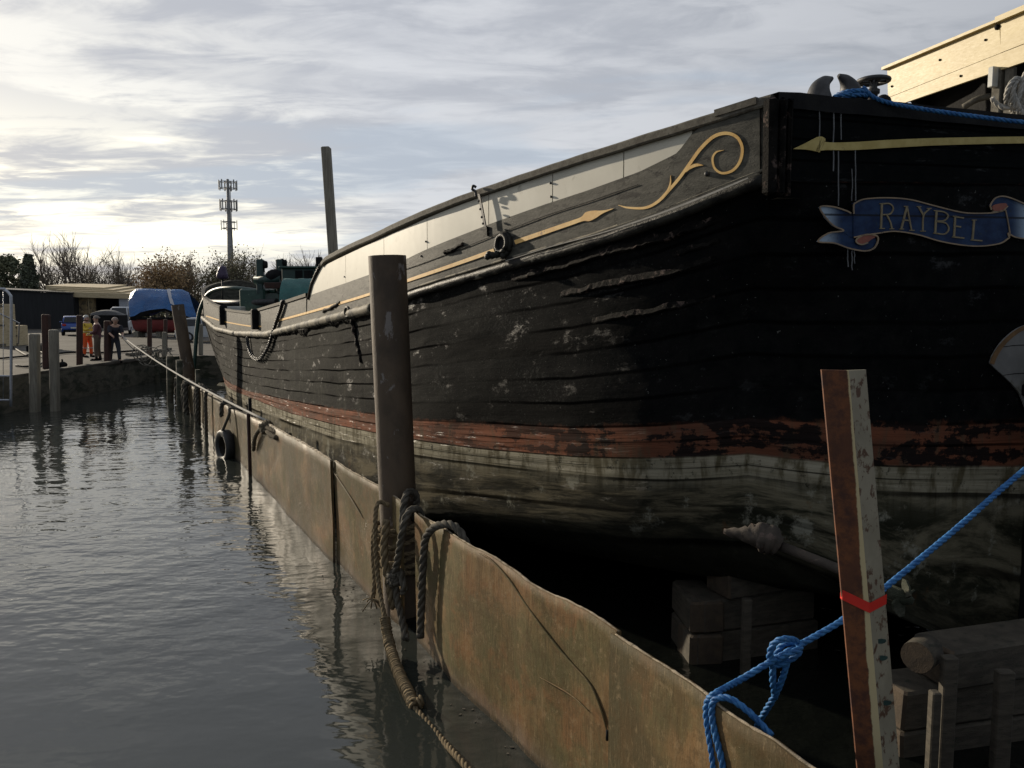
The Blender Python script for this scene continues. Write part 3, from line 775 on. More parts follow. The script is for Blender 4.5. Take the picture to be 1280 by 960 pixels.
# bow rail cap
mb = MB(); rows = []
qa, qe = qof(384, 372), HP.L-.4
n = 150
for i in range(n+1):
    q = qa+(qe-qa)*i/n; z = interp(q, Z_bw)
    rows.append([hp(q, z-.005, -.11), hp(q, z-.005, .03), hp(q, z+.055, .03), hp(q, z+.055, -.11), hp(q, z-.005, -.11)])
mb.quadgrid(rows, 0, False); obj('bow_rail', mb, M_cap, barge)
# timberheads on the bow
for x, y0, y1 in [(281, 384, 404), (323, 389, 409)]:
    mb = MB(); a = hs(x, y1, .05); b = hs(x, y0, .05); mb.box((a+b)/2, (.24, .20, (b-a).length+.1), rot=R(30), bev=.03); obj('timberhead', mb, M_dark if x in (281, 323) else M_cap, barge)

# gold line, arrow and scroll cut into the bulwark
WSC = [.74]
def ribbon(px_pts, off=.016, th=.006, n=6, fn=hs):
    """px_pts (x, y, half width px): flat ribbon lying on the side"""
    P = catmull([(a, b, c) for a, b, c in px_pts], n); mb = MB(); rows = []
    for i, p in enumerate(P):
        d = (P[min(i+1, len(P)-1)]-P[max(i-1, 0)]); t = Vector((d.x, d.y)).normalized(); nn = Vector((-t.y, t.x)); h = max(p.z*WSC[0], .12)
        a = (p.x+nn.x*h, p.y+nn.y*h); b = (p.x-nn.x*h, p.y-nn.y*h)
        rows.append([fn(*a, off-th), fn(*a, off), fn(*b, off), fn(*b, off-th), fn(*a, off-th)])
    mb.quadgrid(rows, 0, False); mb.face(rows[0][:4]); mb.face(rows[-1][:4])
    return mb
obj('gold_line', ribbon([(344, 402, 1.6), (399, 387, 1.9), (462, 368, 2.2), (510, 351, 2.6), (560, 334, 2.9), (600, 320, 3.2), (619, 313, 3.3)]), M_gold, barge)
obj('gold_line', ribbon([(645, 303, 3.6), (680, 291, 3.6), (715, 279, 3.6), (729, 274, 3.8), (736, 271, 8), (745, 268, 6.5), (755, 265, 2.4), (768, 261, .4)]), M_gold, barge)
obj('gold_line', ribbon([(258, 395, 1.0), (281, 402, 1.0), (312, 407.5, 1.0), (327, 408, 1.0)], off=.012), M_gold, barge)
def z7(pts, w): return [(x/3.765+640, y/3.765+90, ww) for (x, y), ww in zip(pts, w)]
sc1 = z7([(512, 628), (560, 640), (640, 640), (700, 610), (750, 558), (800, 500), (850, 430), (900, 362), (960, 307), (1020, 291), (1070, 310), (1094, 360), (1085, 420), (1050, 465), (1000, 478), (965, 455), (955, 410), (972, 380), (1008, 370)],
         [.4, 1.6, 2.2, 2.4, 2.5, 2.5, 2.6, 2.8, 2.8, 2.8, 2.6, 2.4, 2.4, 2.2, 2.0, 1.8, 1.7, 1.4, .2])
obj('gold_scroll', ribbon(sc1, off=.031, n=8), M_gold, barge)
obj('gold_scroll', ribbon(z7([(725, 585), (745, 560), (757, 525), (758, 488)], [1.6, 1.8, 1.2, .2]), off=.0315), M_gold, barge)
obj('gold_scroll', ribbon(z7([(828, 470), (850, 452), (880, 440), (912, 441)], [1.6, 2.4, 2.6, .2]), off=.032), M_gold, barge)
WSC[0] = 1
obj('plank_seam', ribbon([(462, 352, .35), (510, 336, .4), (560, 318, .4), (610, 298, .5), (680, 271, .5), (735, 253, .5), (799, 231, .5)], off=.0145, th=.003, n=4), M_dark, barge)
obj('worn_edge', ribbon([(640, 326.5, .4), (700, 308, .5), (760, 292, .7), (826, 270.5, 1.0), (890, 246, 1.2), (943, 224, .8)], off=.084, th=.004, n=6), M_ropegrey, barge)
# raised board carrying the scroll
top = [(773, 268), (776, 247), (800, 243), (828, 226), (850, 191), (868, 167), (900, 143), (948, 127), (955, 126)]
bot = [(773, 287), (826, 271), (880, 250), (943, 222), (955, 218)]
mb = MB(); rows = []
for i in range(60):
    x = 774+(952-774)*i/59; a = hs(x, interp(x, bot), 0); yb, yt = interp(x, bot), interp(x, top)
    rows.append([hs(x, yb, .004), hs(x, yb, .026), hs(x, (yb+yt)/2, .026), hs(x, yt, .026), hs(x, yt, .004)])
mb.quadgrid(rows, 0, False); mb.face(rows[0]); mb.face(rows[-1]); obj('scroll_board', mb, M_bulw, barge)
# hawse ring, hooks, straps
c = hs(632, 305, .05); nq = HP.nrm(qof(632, 305)); nn = Vector((nq.x, nq.y, .1))
mb = MB(); mb.tube(ring_pts(c, .085, 18, nn), .028, 8, rough=.1); mb.tube(ring_pts(c-nn*.03, .10, 18, nn), .03, 8)
hr = obj('fairlead_ring', mb, M_strake, barge)
mb = MB(); mb.tube([c-nn*.02, c+nn*.0], .075, 16); obj('fairlead_hole', mb, M_dark, hr)
mb = MB()
for i in range(14): mb.sphere(c+Vector((random.uniform(-.15, .15), random.uniform(-.02, .02), -.12+random.uniform(-.02, .02))), random.uniform(.02, .04), 0, 6, 4)
obj('tar_lump', mb, M_strake, hr)
def strap(pts, wd, mat=M_greysteel, off=.02):
    return obj('chain_plate', ribbon([(x, y, wd) for x, y in pts], off=off, th=.012, n=4), mat, barge)
cp = strap([(603, 243), (607, 262), (611, 284)], 1.3, M_greysteel, .05)
mb = MB(); a = hs(602, 240, .08); mb.tube(catmull([a+Vector((.01, 0, .04)), a+Vector((-.02, -.0, .055)), a+Vector((-.03, 0, .02)), a, a+Vector((.01, 0, -.06))], 5), .014, 7); obj('hook', mb, M_greysteel, cp)
for y in (252, 262, 272, 280):
    mb = MB(); mb.sphere(hs(603+(y-240)*.19, y, .07), .013, 0, 7, 5); obj('bolt_head', mb, M_greysteel, cp)
for x, y in [(689, 229), (689.5, 246), (887, 218), (527, 320), (533, 302), (478, 322), (431, 346)]:
    mb = MB(); mb.sphere(hs(x, y, .035 if x > 800 else .008), .020 if x > 800 else .012, 0, 8, 6); obj('bolt_head', mb, M_greysteel, barge)
c = hs(440, 390, .07); mb = MB(); mb.tube(ring_pts(c, .07, 14, (nq.x, nq.y, 0)), .022, 7); mb.tube([c+Vector((.05, 0, .0)), c+Vector((.22, -.1, .02))], .025, 7); obj('ring_bolt', mb, M_strake, barge)
# tar scars that break the long side
for pts, r in [([(441, 398), (444, 415), (449, 435), (453, 452)], .045), ([(556, 316), (566, 312), (580, 305)], .03), ([(610, 282), (611, 296)], .015),
               ([(405, 390), (418, 383), (426, 378)], .035), ([(384, 372), (384, 392)], .015)]:
    P = catmull([hs(x, y, .012) for x, y in pts], 6); mb = MB(); mb.tube([p+Vector((0, 0, mnoise.noise(p*9)*.03)) for p in P], [r*(.4+.6*random.random()) for _ in P], 6); obj('tar_scar', mb, M_ridge, barge)
# chain loop on the bow
mb = MB(); P = catmull([hs(x, y, .06) for x, y in [(357, 377), (354, 388), (349, 402), (344, 418), (338, 435), (329, 448), (320, 447), (314, 436), (312, 422)]], 10)
L = 0; k = 0
for i in range(len(P)-1):
    a, b = P[i], P[i+1]; d = (b-a); m = max(1, int(d.length/.085))
    for j in range(m):
        c = a+d*((j+.5)/m); t = d.normalized(); nrm = t.orthogonal() if k % 2 else t.cross(t.orthogonal()); k += 1
        side = t.cross(nrm).normalized()
        mb.tube([c+t*math.cos(2*math.pi*w/8)*.07+side*math.sin(2*math.pi*w/8)*.035 for w in range(9)], .016, 5)
obj('chain', mb, M_greysteel, barge)

# ------------------------------------------------------------------ transom
mb = MB(); rows = []; uvs = []
nu = 70
for i in range(nu+1):
    u = 2*HW*i/nu; p = CORN+TD*u; row = []; uv = []; za, zb = tz(Ts, u), tz(Tt, u)
    for j in range(13):
        f = j/12; z = za+(zb-za)*f; o = mnoise.noise(Vector((u*1.5, z*3, 9)))*.008*min(1, f*4)
        row.append(Vector((p.x, p.y, z))+TN*(.02+o)); uv.append((u, 4+f))
    rows.append(row); uvs.append(uv)
mb.quadgrid(rows, 0, True, uvs)
transom = obj('transom', mb, M_tran, barge)
# inner face and rail of the transom
mb = MB(); rows = []
for i in range(31):
    u = 2*HW*i/30; p = CORN+TD*u; z = tz(Tt, u); P = Vector((p.x, p.y, 0))
    z += mnoise.noise(Vector((u*3, 0, 0)))*.008
    rows.append([P+TN*.05+Vector((0, 0, z-.10)), P+TN*.05+Vector((0, 0, z+.012)), P-TN*.16+Vector((0, 0, z+.02)), P-TN*.16+Vector((0, 0, z-.66))])
mb.quadgrid(rows, 0, False); obj('taffrail', mb, M_dark, transom)
# corner post
mb = MB()
for du, w_, o_ in ((-.045, .07, .03), (.03, .055, .04), (.10, .03, .03)):
    p = CORN+TD*du; z1 = interp(0, Z_bw)-.02; z0 = interp(0, Z_str)-.12
    mb.box(Vector((p.x, p.y, (z0+z1)/2))+TN*o_, (w_, .10, z1-z0), rot=math.atan2(TD.y, TD.x), bev=.02)
mb.v = [(x+.012*mnoise.noise(Vector((x*9, y, z*6))), y, z) for x, y, z in mb.v]
obj('corner_post', mb, M_ridge, barge)
# gold arrow on the transom
obj('gold_arrow', ribbon([(987, 187.5, .3), (1002, 184.5, 4), (1018, 182, 9.5), (1021, 182.5, 9), (1027, 184, 5.0), (1060, 184, 5.0), (1110, 181, 5.0), (1180, 178, 4.5), (1300, 176, 4.2), (1380, 178, 4)], off=.045, th=.012, n=5, fn=tp), M_goldpale, transom)
# pale drips
M_drip = pm('pale_paint_drip', (.10, .105, .11), (.15, .155, .16), 8, .6, bump=0)
M_dripdark = M_drip
for x, y0, y1, ww in [(1019.5, 128, 174, .7), (1037, 126, 215, .9), (1046, 128, 176, .8), (1043, 190, 258, .8), (1064, 188, 252, .7), (1060, 212, 252, .5), (1055, 312, 334, .6), (1060, 312, 338, .6), (1063, 312, 330, .5)]:
    obj('paint_drip', ribbon([(x+random.uniform(-.6, .6), y0+(y1-y0)*i/5, ww*.6) for i in range(6)], off=.042, th=.006, n=2, fn=tp), M_dripdark, transom)

# name ribbon painted on the transom
def z6(x, y): return (980+x/4.267, 220+y/4.267)
def bannermat():
    m, t, b = newmat('painted_name_ribbon')
    u, v, _ = t.sep(t.add('ShaderNodeUVMap').outputs[0])
    n = t.noise(t.comb(u, v, 0), .012, 6, .65)
    base = t.mix(t.mapr(n, .35, .65), (.008, .020, .062), (.018, .042, .105))
    tipl = t.mapr(u, 290, 185); tipr = t.mapr(u, 1185, 1290)
    c = t.mix(t.math('MAXIMUM', tipl, tipr), base, (.34, .44, .55))
    c = t.mix(t.math('MULTIPLY', t.mapr(t.noise(t.comb(u, v, 3), .05, 6, .7), .56, .68), .6), c, (.030, .042, .040))
    seam = t.mapr(t.math('ABSOLUTE', t.math('SUBTRACT', v, t.math('ADD', 206, t.math('MULTIPLY', u, .016)))), 7, 4)
    c = t.mix(t.math('MULTIPLY', seam, .8), c, (.004, .004, .005))
    t.put(b.inputs['Base Color'], c); b.inputs['Roughness'].default_value = .6; b.inputs['Specular IOR Level'].default_value = .15
    return m
M_ban = bannermat()
def tslab(zpts, off, th, mat, name, parent, smooth=0):
    P = [(x, y) for x, y in zpts]
    if smooth: P = [(p.x, p.y) for p in catmull([(x, y, 0) for x, y in P], smooth, closed=True)]
    w3 = [tp(*z6(x, y), off) for x, y in P]
    mb = MB(); mb.slab(w3, TN*th, 0, [(x, y) for x, y in P]); return obj(name, mb, mat, parent)
top_e = [(345, 152), (400, 128), (520, 121), (640, 130), (760, 160), (880, 190), (960, 202), (1080, 200), (1150, 184)]
bot_e = [(345, 330), (400, 318), (470, 309), (560, 298), (680, 315), (800, 350), (920, 371), (1020, 376), (1120, 362), (1170, 332)]
ban = None
mb = MB(); rows = []; uvr = []
te = [(p.x, p.y) for p in catmull([(x, y, 0) for x, y in top_e], 6)]; be = [(p.x, p.y) for p in catmull([(x, y, 0) for x, y in bot_e], 6)]
for i in range(41):
    f = i/40; a = te[min(int(f*(len(te)-1)+.5), len(te)-1)]; x = 345+825*f; yt = interp(x, te); yb = interp(x, be)
    xs = x if x < 1150 else x
    rows.append([tp(*z6(x, yt+(yb-yt)*g_), .040 if g_ else .020) for g_ in (0,)]+[tp(*z6(x, yt+(yb-yt)*g_), .045) for g_ in (0, .5, 1)]+[tp(*z6(x, yb), .020)])
    uvr.append([(x, yt), (x, yt), (x, (yt+yb)/2), (x, yb), (x, yb)])
mb.quadgrid(rows, 0, False, uvr); ban = obj('name_ribbon', mb, M_ban, transom)
tslab([(165, 170), (200, 166), (250, 172), (300, 190), (345, 205), (345, 335), (290, 300), (285, 294), (235, 268), (195, 225)], .034, .007, M_ban, 'ribbon_tail', ban)
tslab([(290, 296), (345, 320), (360, 350), (400, 362), (440, 345), (462, 322), (472, 352), (450, 386), (400, 400), (330, 390), (240, 362), (155, 352), (200, 312), (240, 300)], .032, .007, M_ban, 'ribbon_tail', ban)
tslab([(1150, 185), (1110, 195), (1070, 160), (1100, 122), (1150, 116), (1230, 145), (1300, 180), (1350, 230), (1310, 300), (1270, 335), (1200, 328), (1165, 310)], .032, .007, M_ban, 'ribbon_tail', ban)
M_curl = pm('faded_red_curl', (.26, .075, .045), (.18, .055, .04), 8, .6, bump=.1)
tslab([(360, 350), (380, 326), (420, 317), (465, 325), (440, 340), (410, 362), (375, 366)], .046, .004, M_curl, 'ribbon_curl', ban, 2)
tslab([(1080, 168), (1100, 155), (1150, 148), (1160, 165), (1125, 190), (1090, 188)], .046, .004, M_curl, 'ribbon_curl', ban, 2)
M_outl = pm('worn_gilt_outline', (.30, .215, .13), (.20, .15, .10), 9, .6, bump=.1, c3=(.05, .04, .03), t3=(.62, .7))
def outline(pts, wd=1.0, nm='gilt_outline'):
    obj(nm, ribbon([(*z6(x, y), wd*.8) for x, y in pts], off=.0545, th=.006, n=5, fn=tp), M_outl, ban)
outline(top_e); outline(bot_e); outline([(345, 152), (343, 180), (345, 205)])
outline([(330, 203), (300, 188), (230, 168), (165, 170), (195, 225), (240, 270), (290, 295), (210, 308), (155, 352), (240, 360), (320, 388), (400, 402), (450, 388), (472, 350), (465, 322), (410, 315), (365, 335), (358, 355), (385, 368), (420, 358)], 1.1)
outline([(1075, 185), (1070, 158), (1100, 120), (1150, 114), (1230, 143), (1300, 178)]); outline([(1170, 332), (1165, 308), (1200, 328), (1270, 337), (1330, 320)]); outline([(1080, 192), (1130, 192), (1162, 165)], .8); outline([(1150, 185), (1160, 230), (1172, 300), (1170, 332)], .8)
# lettering RAYBEL, hand-painted roman capitals
M_let = pm('gilt_letters', (.17, .135, .075), (.23, .185, .10), 12, .6, bump=.1, c3=(.05, .045, .035), t3=(.62, .7))
letters = {
 'R': ([[(495, 152), (490, 282)], [(495, 152), (535, 152), (555, 175), (540, 205), (500, 210)], [(520, 210), (540, 250), (548, 284)]], [(482, 283, 510), (535, 285, 560), (482, 152, 505)]),
 'A': ([[(628, 166), (598, 286)], [(628, 166), (652, 292)], [(608, 238), (646, 242)]], [(588, 286, 612), (640, 293, 668), (612, 166, 634)]),
 'Y': ([[(690, 168), (716, 215)], [(748, 178), (716, 215), (712, 296)]], [(680, 167, 704), (734, 177, 758), (698, 297, 728)]),
 'B': ([[(785, 188), (778, 308)], [(785, 190), (825, 196), (846, 215), (828, 240), (784, 244)], [(784, 246), (832, 254), (850, 285), (828, 312), (778, 308)]], [(770, 188, 790), (768, 308, 790)]),
 'E': ([[(884, 218), (878, 328)], [(884, 220), (930, 228)], [(882, 270), (915, 275)], [(878, 328), (932, 334)]], [(872, 218, 890), (868, 328, 884)]),
 'L': ([[(985, 238), (976, 344)], [(976, 344), (1028, 348)]], [(972, 238, 998), (966, 344, 982)])}
for ch, (strokes, serifs) in letters.items():
    mbl = MB()
    def addrib(pts, wd):
        m2 = ribbon([(*z6(x, y), wd) for x, y in pts], off=.0515, th=.006, n=5 if len(pts) > 2 else 3, fn=tp)
        b = len(mbl.v); mbl.v += m2.v; mbl.f += [[i+b for i in f] for f in m2.f]; mbl.m += m2.m; mbl.sm += m2.sm
    for i, s_ in enumerate(strokes): addrib(s_, 1.15 if i == 0 else .85)
    for x0, y, x1 in serifs: addrib([(x0, y), ((x0+x1)/2, y), (x1, y)], .55)
    o = obj('letter', mbl, M_let, ban); o['label'] = 'painted capital letter '+ch

# pale planked panel by the rudder with an ochre edge
def z8(x, y): return (1120+x/4, 380+y/4)
M_panel = pm('dirty_white_stern_paint', (.165, .165, .16), (.22, .22, .21), 4, .65, bump=.2, c3=(.085, .08, .055), t3=(.55, .68), s3=3)
M_ochre = pm('ochre_edge', (.21, .12, .05), (.14, .08, .035), 8, .7, bump=.3)
edge = [(445, 290), (460, 250), (500, 190), (560, 135), (620, 105), (700, 88), (820, 84)]
low = [(820, 640), (720, 620), (640, 560), (610, 490), (580, 430), (520, 365), (480, 330), (447, 298)]
def tp8(x, y, off): return tp(*z8(x, y), off)
ep = [(p.x, p.y) for p in catmull([(x, y, 0) for x, y in edge], 6)]; lp_ = [(p.x, p.y) for p in catmull([(x, y, 0) for x, y in low], 6)]
mb = MB(); mb.slab([tp8(x, y, .035) for x, y in ep+lp_], TN*.014); rp = obj('stern_panel', mb, M_panel, transom)
obj('ochre_edge', ribbon([(*z8(x+6, y+8), 2.4) for x, y in edge], off=.056, th=.01, n=5, fn=tp), M_ochre, rp)
for y in (210, 350):
    obj('plank_seam', ribbon([(*z8(500 if y < 300 else 510, y+4), .3), (*z8(600, y-6), .45), (*z8(820, y-4), .45)], off=.0515, th=.004, n=3, fn=tp), M_dark, rp)
mb = MB(); mb.box(tp(1278, 486, .09), (.16, .10, .11), rot=math.atan2(TD.y, TD.x), bev=.015); obj('pintle_bracket', mb, M_dark, rp)
mb = MB(); mb.box(tp(1282, 501, .07), (.10, .05, .10), rot=math.atan2(TD.y, TD.x)); obj('rust_patch', mb, M_ochre, rp)
# sternpost and rudder (mostly out of frame to the right)
mb = MB(); mb.box(Vector((CEN.x, CEN.y, 1.5))+Vector((TD.x, TD.y, 0))*.10+TN*.12, (.28, .24, 2.9), rot=math.atan2(TD.y, TD.x), bev=.03); obj('sternpost', mb, M_dark, barge)
mb = MB(); mb.box(Vector((CEN.x, CEN.y, 1.7))+Vector((TD.x, TD.y, 0))*.10+TN*.72, (.10, .92, 3.1), rot=math.atan2(TD.y, TD.x), bev=.03); obj('rudder', mb, M_dark, barge)

# kevel horns and hand wheel on the rail
def tY(px): return tp(px, 120).y
def horn(px, lean):
    Yh = tY(px)+.09; b = at(px, 124, Yh); mb = MB(); side = Vector((TD.x, TD.y, 0))*lean
    P = catmull([b-Vector((0, 0, .12)), b, b+Vector((0, 0, .07))+side*.01, b+Vector((0, 0, .125))+side*.05, b+Vector((0, 0, .16))+side*.12], 6)
    mb.tube(P, [interp(i/(len(P)-1), [(0, .10), (.25, .095), (.55, .07), (.8, .042), (1, .014)]) for i in range(len(P))], 12); obj('kevel_horn', mb, M_greysteel, barge)
horn(1023, 1); horn(1063, -1)
wc = at(1092, 101, tY(1092)+.45); mb = MB(); mb.tube(ring_pts(wc, .112, 24), .019, 8); hw = obj('hand_wheel', mb, M_greysteel, barge)
mb = MB(); mb.tube([wc+Vector((0, 0, .04)), wc+Vector((0, 0, -.02)), wc+Vector((0, 0, -.06)), wc+Vector((0, 0, -.07)), wc+Vector((0, 0, -.10)), wc+Vector((0, 0, -.11)), wc+Vector((0, 0, -.40))], [.02, .03, .03, .05, .05, .035, .04], 12); obj('wheel_stem', mb, M_greysteel, hw)
for k in range(5):
    an = 2*math.pi*k/5; mb = MB(); mb.tube([wc, wc+Vector((math.cos(an), math.sin(an), 0))*.105], .012, 6); obj('spoke', mb, M_greysteel, hw)
mb = MB(); c = at(1104, 128, tY(1104)+.3); mb.sphere(c, .06, 0, 14, 10); obj('valve_body', mb, M_dark, barge)
# propeller gear under the quarter
M_bossm = pm('pinkish_weedy_bronze', (.07, .055, .042), (.045, .036, .028), 5, .85, bump=.9, c3=(.12, .085, .07), t3=(.58, .68))
a = at(905, 664, 5.75); b = at(955, 672, 5.62); c = at(975, 682, 5.58); d = at(1050, 712, 5.35); e = at(1118, 742, 5.15)
mb = MB(); P = catmull([a, a.lerp(b, .5), b, c], 6); mb.tube(P, [interp(i/(len(P)-1), [(0, .02), (.3, .05), (.6, .10), (.85, .10), (1, .06)]) for i in range(len(P))], 12, rough=.22)
pg = obj('shaft_boss', mb, M_bossm, barge)
mb = MB(); mb.tube([c, d, e], .035, 12); obj('propeller_shaft', mb, M_bossm, barge)
mb = MB(); ax = (e-d).normalized()
mb.tube([e-ax*.04, e+ax*.06, e+ax*.12], [.05, .05, .02], 12)
pr = obj('propeller_hub', mb, M_quayw, barge)
for k in range(3):
    an = 2*math.pi*k/3+1.3; u_ = ax.orthogonal().normalized(); v_ = ax.cross(u_); rd = u_*math.cos(an)+v_*math.sin(an); td = ax.cross(rd)
    pts = [e+ax*.05+rd*.62*r_+(td*.8+ax*.5)*w_*1.0 for r_, w_ in [(.04, -.03), (.09, -.07), (.15, -.08), (.20, -.03), (.20, .04), (.15, .08), (.09, .06), (.04, .03)]]
    mb = MB(); mb.slab(pts, (ax-td*.3)*.012); obj('propeller_blade', mb, M_quayw, pr)

# ------------------------------------------------------------------ boarded shelter over the stern deck
sh = thing('deck_shelter', 'yellow cream boarded shelter rising above the barge stern deck', 'shelter', tuple(at(1200, 140, 9.5)))
FA = [(1108, 9.9), (1320, 7.75)]
def fp(px, py, off=0):
    a = at(FA[0][0], 100, FA[0][1]); b = at(FA[1][0], 40, FA[1][1]); d = Vector((b.x-a.x, b.y-a.y)); r = ray(px, py); k = r.x/r.y
    u = (k*a.y-a.x)/(d.x-k*d.y); Y = a.y+u*d.y; n = Vector((d.y, -d.x, 0)).normalized()
    return Vector((a.x+u*d.x, Y, EYE+r.z/r.y*Y))+n*off
fn_ = (fp(1200, 60, 1)-fp(1200, 60, 0))
def fboard(pts, th=.03, mat=M_fascia, off=0, nm='fascia_board', lab=None):
    mb = MB(); mb.slab([fp(x, y, off) for x, y in pts], -fn_*th); o = obj(nm, mb, mat, sh)
    if lab: o['label'] = lab
fboard([(1109, 86), (1249, 28), (1251, 66), (1110, 122)])
fboard([(1110, 122.6), (1251, 66.6), (1281, 55), (1320, 40), (1320, 61), (1281, 77), (1123, 131), (1110, 131)])
fboard([(1251, 28), (1320, -2), (1320, 39), (1251, 66)], off=.004)
fboard([(1106, 84.5), (1249, 25), (1249, 28.5), (1106, 88)], .09, M_fascia, .05, 'top_batten')
fboard([(1249, 22), (1320, -8), (1320, -1), (1249, 29)], .09, M_fascia, .055, 'top_batten')
for x, y in [(1112, 98), (1115, 108), (1201, 95), (1247, 34), (1175, 75), (1232, 50)]:
    mb = MB(); mb.sphere(fp(x, y, .004), .014 if x < 1240 else .03, 0, 6, 4, (1, 1, 1)); obj('nail_hole', mb, M_dark, sh)
# roof sheet, inboard wall, posts
a0, a1 = fp(1109, 84, -.03), fp(1320, -4, -.03); inn = -fn_*2.4
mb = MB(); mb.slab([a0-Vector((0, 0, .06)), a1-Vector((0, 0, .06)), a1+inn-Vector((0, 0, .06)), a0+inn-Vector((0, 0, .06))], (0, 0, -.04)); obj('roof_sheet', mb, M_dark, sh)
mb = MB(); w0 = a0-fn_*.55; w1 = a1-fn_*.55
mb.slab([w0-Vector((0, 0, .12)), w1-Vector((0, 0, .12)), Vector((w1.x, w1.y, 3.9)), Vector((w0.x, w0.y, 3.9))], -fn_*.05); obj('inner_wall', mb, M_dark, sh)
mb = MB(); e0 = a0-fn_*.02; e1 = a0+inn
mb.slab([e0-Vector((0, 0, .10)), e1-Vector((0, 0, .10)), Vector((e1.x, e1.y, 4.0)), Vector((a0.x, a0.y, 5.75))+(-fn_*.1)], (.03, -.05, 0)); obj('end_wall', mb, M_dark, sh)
for px, y0, y1, wd in [(1246, 86, 150, .11), (1259, 84, 150, .05)]:
    t_ = fp(px, y0, -.05); b_ = Vector((t_.x, t_.y, 4.3)); mb = MB(); mb.box((t_+b_)/2, (wd, .10, (t_-b_).z), rot=.35, bev=.008); obj('post', mb, M_cap, sh)
mb = MB(); t_ = fp(1245, 97, .02); mb.box(t_, (.115, .06, .20), rot=.35, bev=.006); obj('bracket_plate', mb, M_whitep, sh)
mb = MB(); mb.tube(catmull([at(1204, 134, 8.9), at(1225, 123, 8.8), at(1265, 116, 8.7), at(1300, 108, 8.6)], 6), .035, 8); obj('curved_beam', mb, M_cap, sh)
rc = MB()
for k in range(5):
    c = at(1268+k*2, 118+k*4, 7.55); rc.rope(ring_pts(c, .11-.008*k, 16, (.5+.3*math.sin(k*2), -.8, .2*k-.4), .16), .022)
rc.rope(catmull([at(1300, 70, 7.5), at(1280, 96, 7.5), at(1272, 125, 7.5), at(1258, 135, 7.55), at(1245, 129, 7.6), at(1240, 122, 7.6)], 6), .024)
tag(obj('coiled_rope', rc, M_ropegrey, base=tuple(at(1268, 140, 7.6))), 'pale coiled rope hanging over the stern rail beneath the shelter', 'rope')
mb = MB(); c = fp(1160, 56, -.5); mb.tube([c-Vector((0, 0, .25)), c+Vector((0, 0, .06)), c+Vector((0, 0, .09))], [.07, .07, .055], 14)
mb.tube([c+Vector((0, 0, .02)), c+Vector((0, 0, .05))], .077, 14)
tag(obj('vent_cap', mb, M_purple, base=tuple(c-Vector((0, 0, .25)))), 'small dark blue cap poking above the cream shelter boards', 'vent')
# ================================================================== SHEET WALL
WB = [(250, 526), (265, 545), (280, 560), (312, 590), (340, 617), (360, 640), (400, 682), (465, 750), (531, 811), (575, 864), (640, 923), (665, 950)]
wp = [atz(x, y, 0) for x, y in reversed(WB)]
wxy = [(1.98, 1.5), (1.40, 2.75), (1.08, 3.35), (.60, 4.40)]+[(p.x, p.y) for p in wp]
last = wxy[-1]
wxy += [(-9.55, 23.6), (-10.6, 25.6)]
WP = Plan(wxy, 8)
WT = [(1027, 960), (973, 920), (937, 900), (905, 880), (893, 868), (860, 845), (815, 819), (766, 789), (740, 770), (709, 753), (677, 739), (617, 696), (560, 666), (527, 646), (472, 608), (440, 590), (420, 577), (385, 555), (355, 539), (335, 529), (292, 512), (267, 495), (247, 485), (225, 475), (214, 466)]
Z_wt = sorted(WP.hit(x, y) for x, y in WT)
def wpt(q, z, off=0):
    p = WP.pos(q); n = WP.nrm(q); return Vector((p.x+n.x*off, p.y+n.y*off, z))
def wh(px, py, off=0):
    q, z = WP.hit(px, py); return wpt(q, z, off+woff(q, z)+.012)
def woff(q, z):
    zt = interp(q, Z_wt)
    return .032*mnoise.noise(Vector((q*.75, z*.8, 1)))+.012*mnoise.noise(Vector((q*2.2, z*1.8, 5)))
cutpx = [(1400, 1200), (768, 800), (519, 700), (501, 690), (418, 600), (318, 560), (262, 510), (214, 480)]
qcuts = [0]+[WP.hit(*p)[0] for p in cutpx[1:]]
wall = thing('sheet_wall', 'long rust stained brown sheet wall standing in the water beside the barge', 'dock wall', tuple(wpt(6, 0)))
for i, (a, b) in enumerate(zip(qcuts, qcuts[1:])):
    if i == 2: continue                                # the dark gap behind the pile ropes
    mb = MB(); n = max(6, int((b-a)/.06 if a < 6 else (b-a)/.15)); rows = []; uvs = []
    m = 22 if a < 8 else 12
    stp = .045 if i in (0, 4) else 0
    for k in range(n+1):
        q = a+(b-a)*k/n+(.004 if k == 0 else (-.004 if k == n else 0))
        zt = interp(q, Z_wt)+mnoise.noise(Vector((q*6, 0, 0)))*.006+mnoise.noise(Vector((q*22, 0, 4)))*.004
        r = []; uv = []
        for j in range(m+1):
            z = -.9+(zt+.9)*(j/m)**.8 if j else -.9
            crv = 0
            r.append(wpt(q, z, woff(q, z)+stp)); uv.append((q+(8 if i == 0 else 0), z))
        th = .035
        r.append(wpt(q, zt+.004, woff(q, zt)+stp-th*.5)); uv.append((q+3, zt))
        for z in (zt-.004, -.9): r.append(wpt(q, z, woff(q, z)+stp-th)); uv.append((q+3, z))
        rows.append(r); uvs.append(uv)
    mb.quadgrid(rows, 0, True, uvs)
    nc_ = len(rows[0])-1; mb.sm = [(k_ % nc_) < m for k_ in range(len(mb.f))]
    mb.face(rows[0], 0, False, uvs[0]); mb.face(rows[-1], 0, False, uvs[-1])
    sh_ = obj('wall_sheet', mb, M_sheet, wall)
    # frayed pale edge strip along the top
    mb = MB(); P = []
    for k in range(int((b-a)/.03)):
        q = a+.03*k; zt = interp(q, Z_wt); P.append(wpt(q, zt+mnoise.noise(Vector((q*6, 0, 0)))*.006+.001, woff(q, zt)+stp-.014))
    if len(P) > 2: mb.tube(P, [(.007 if a < 9 else .015)*(1+.9*mnoise.noise(p*25)) for p in P], 6); obj('frayed_edge', mb, M_edge, sh_)
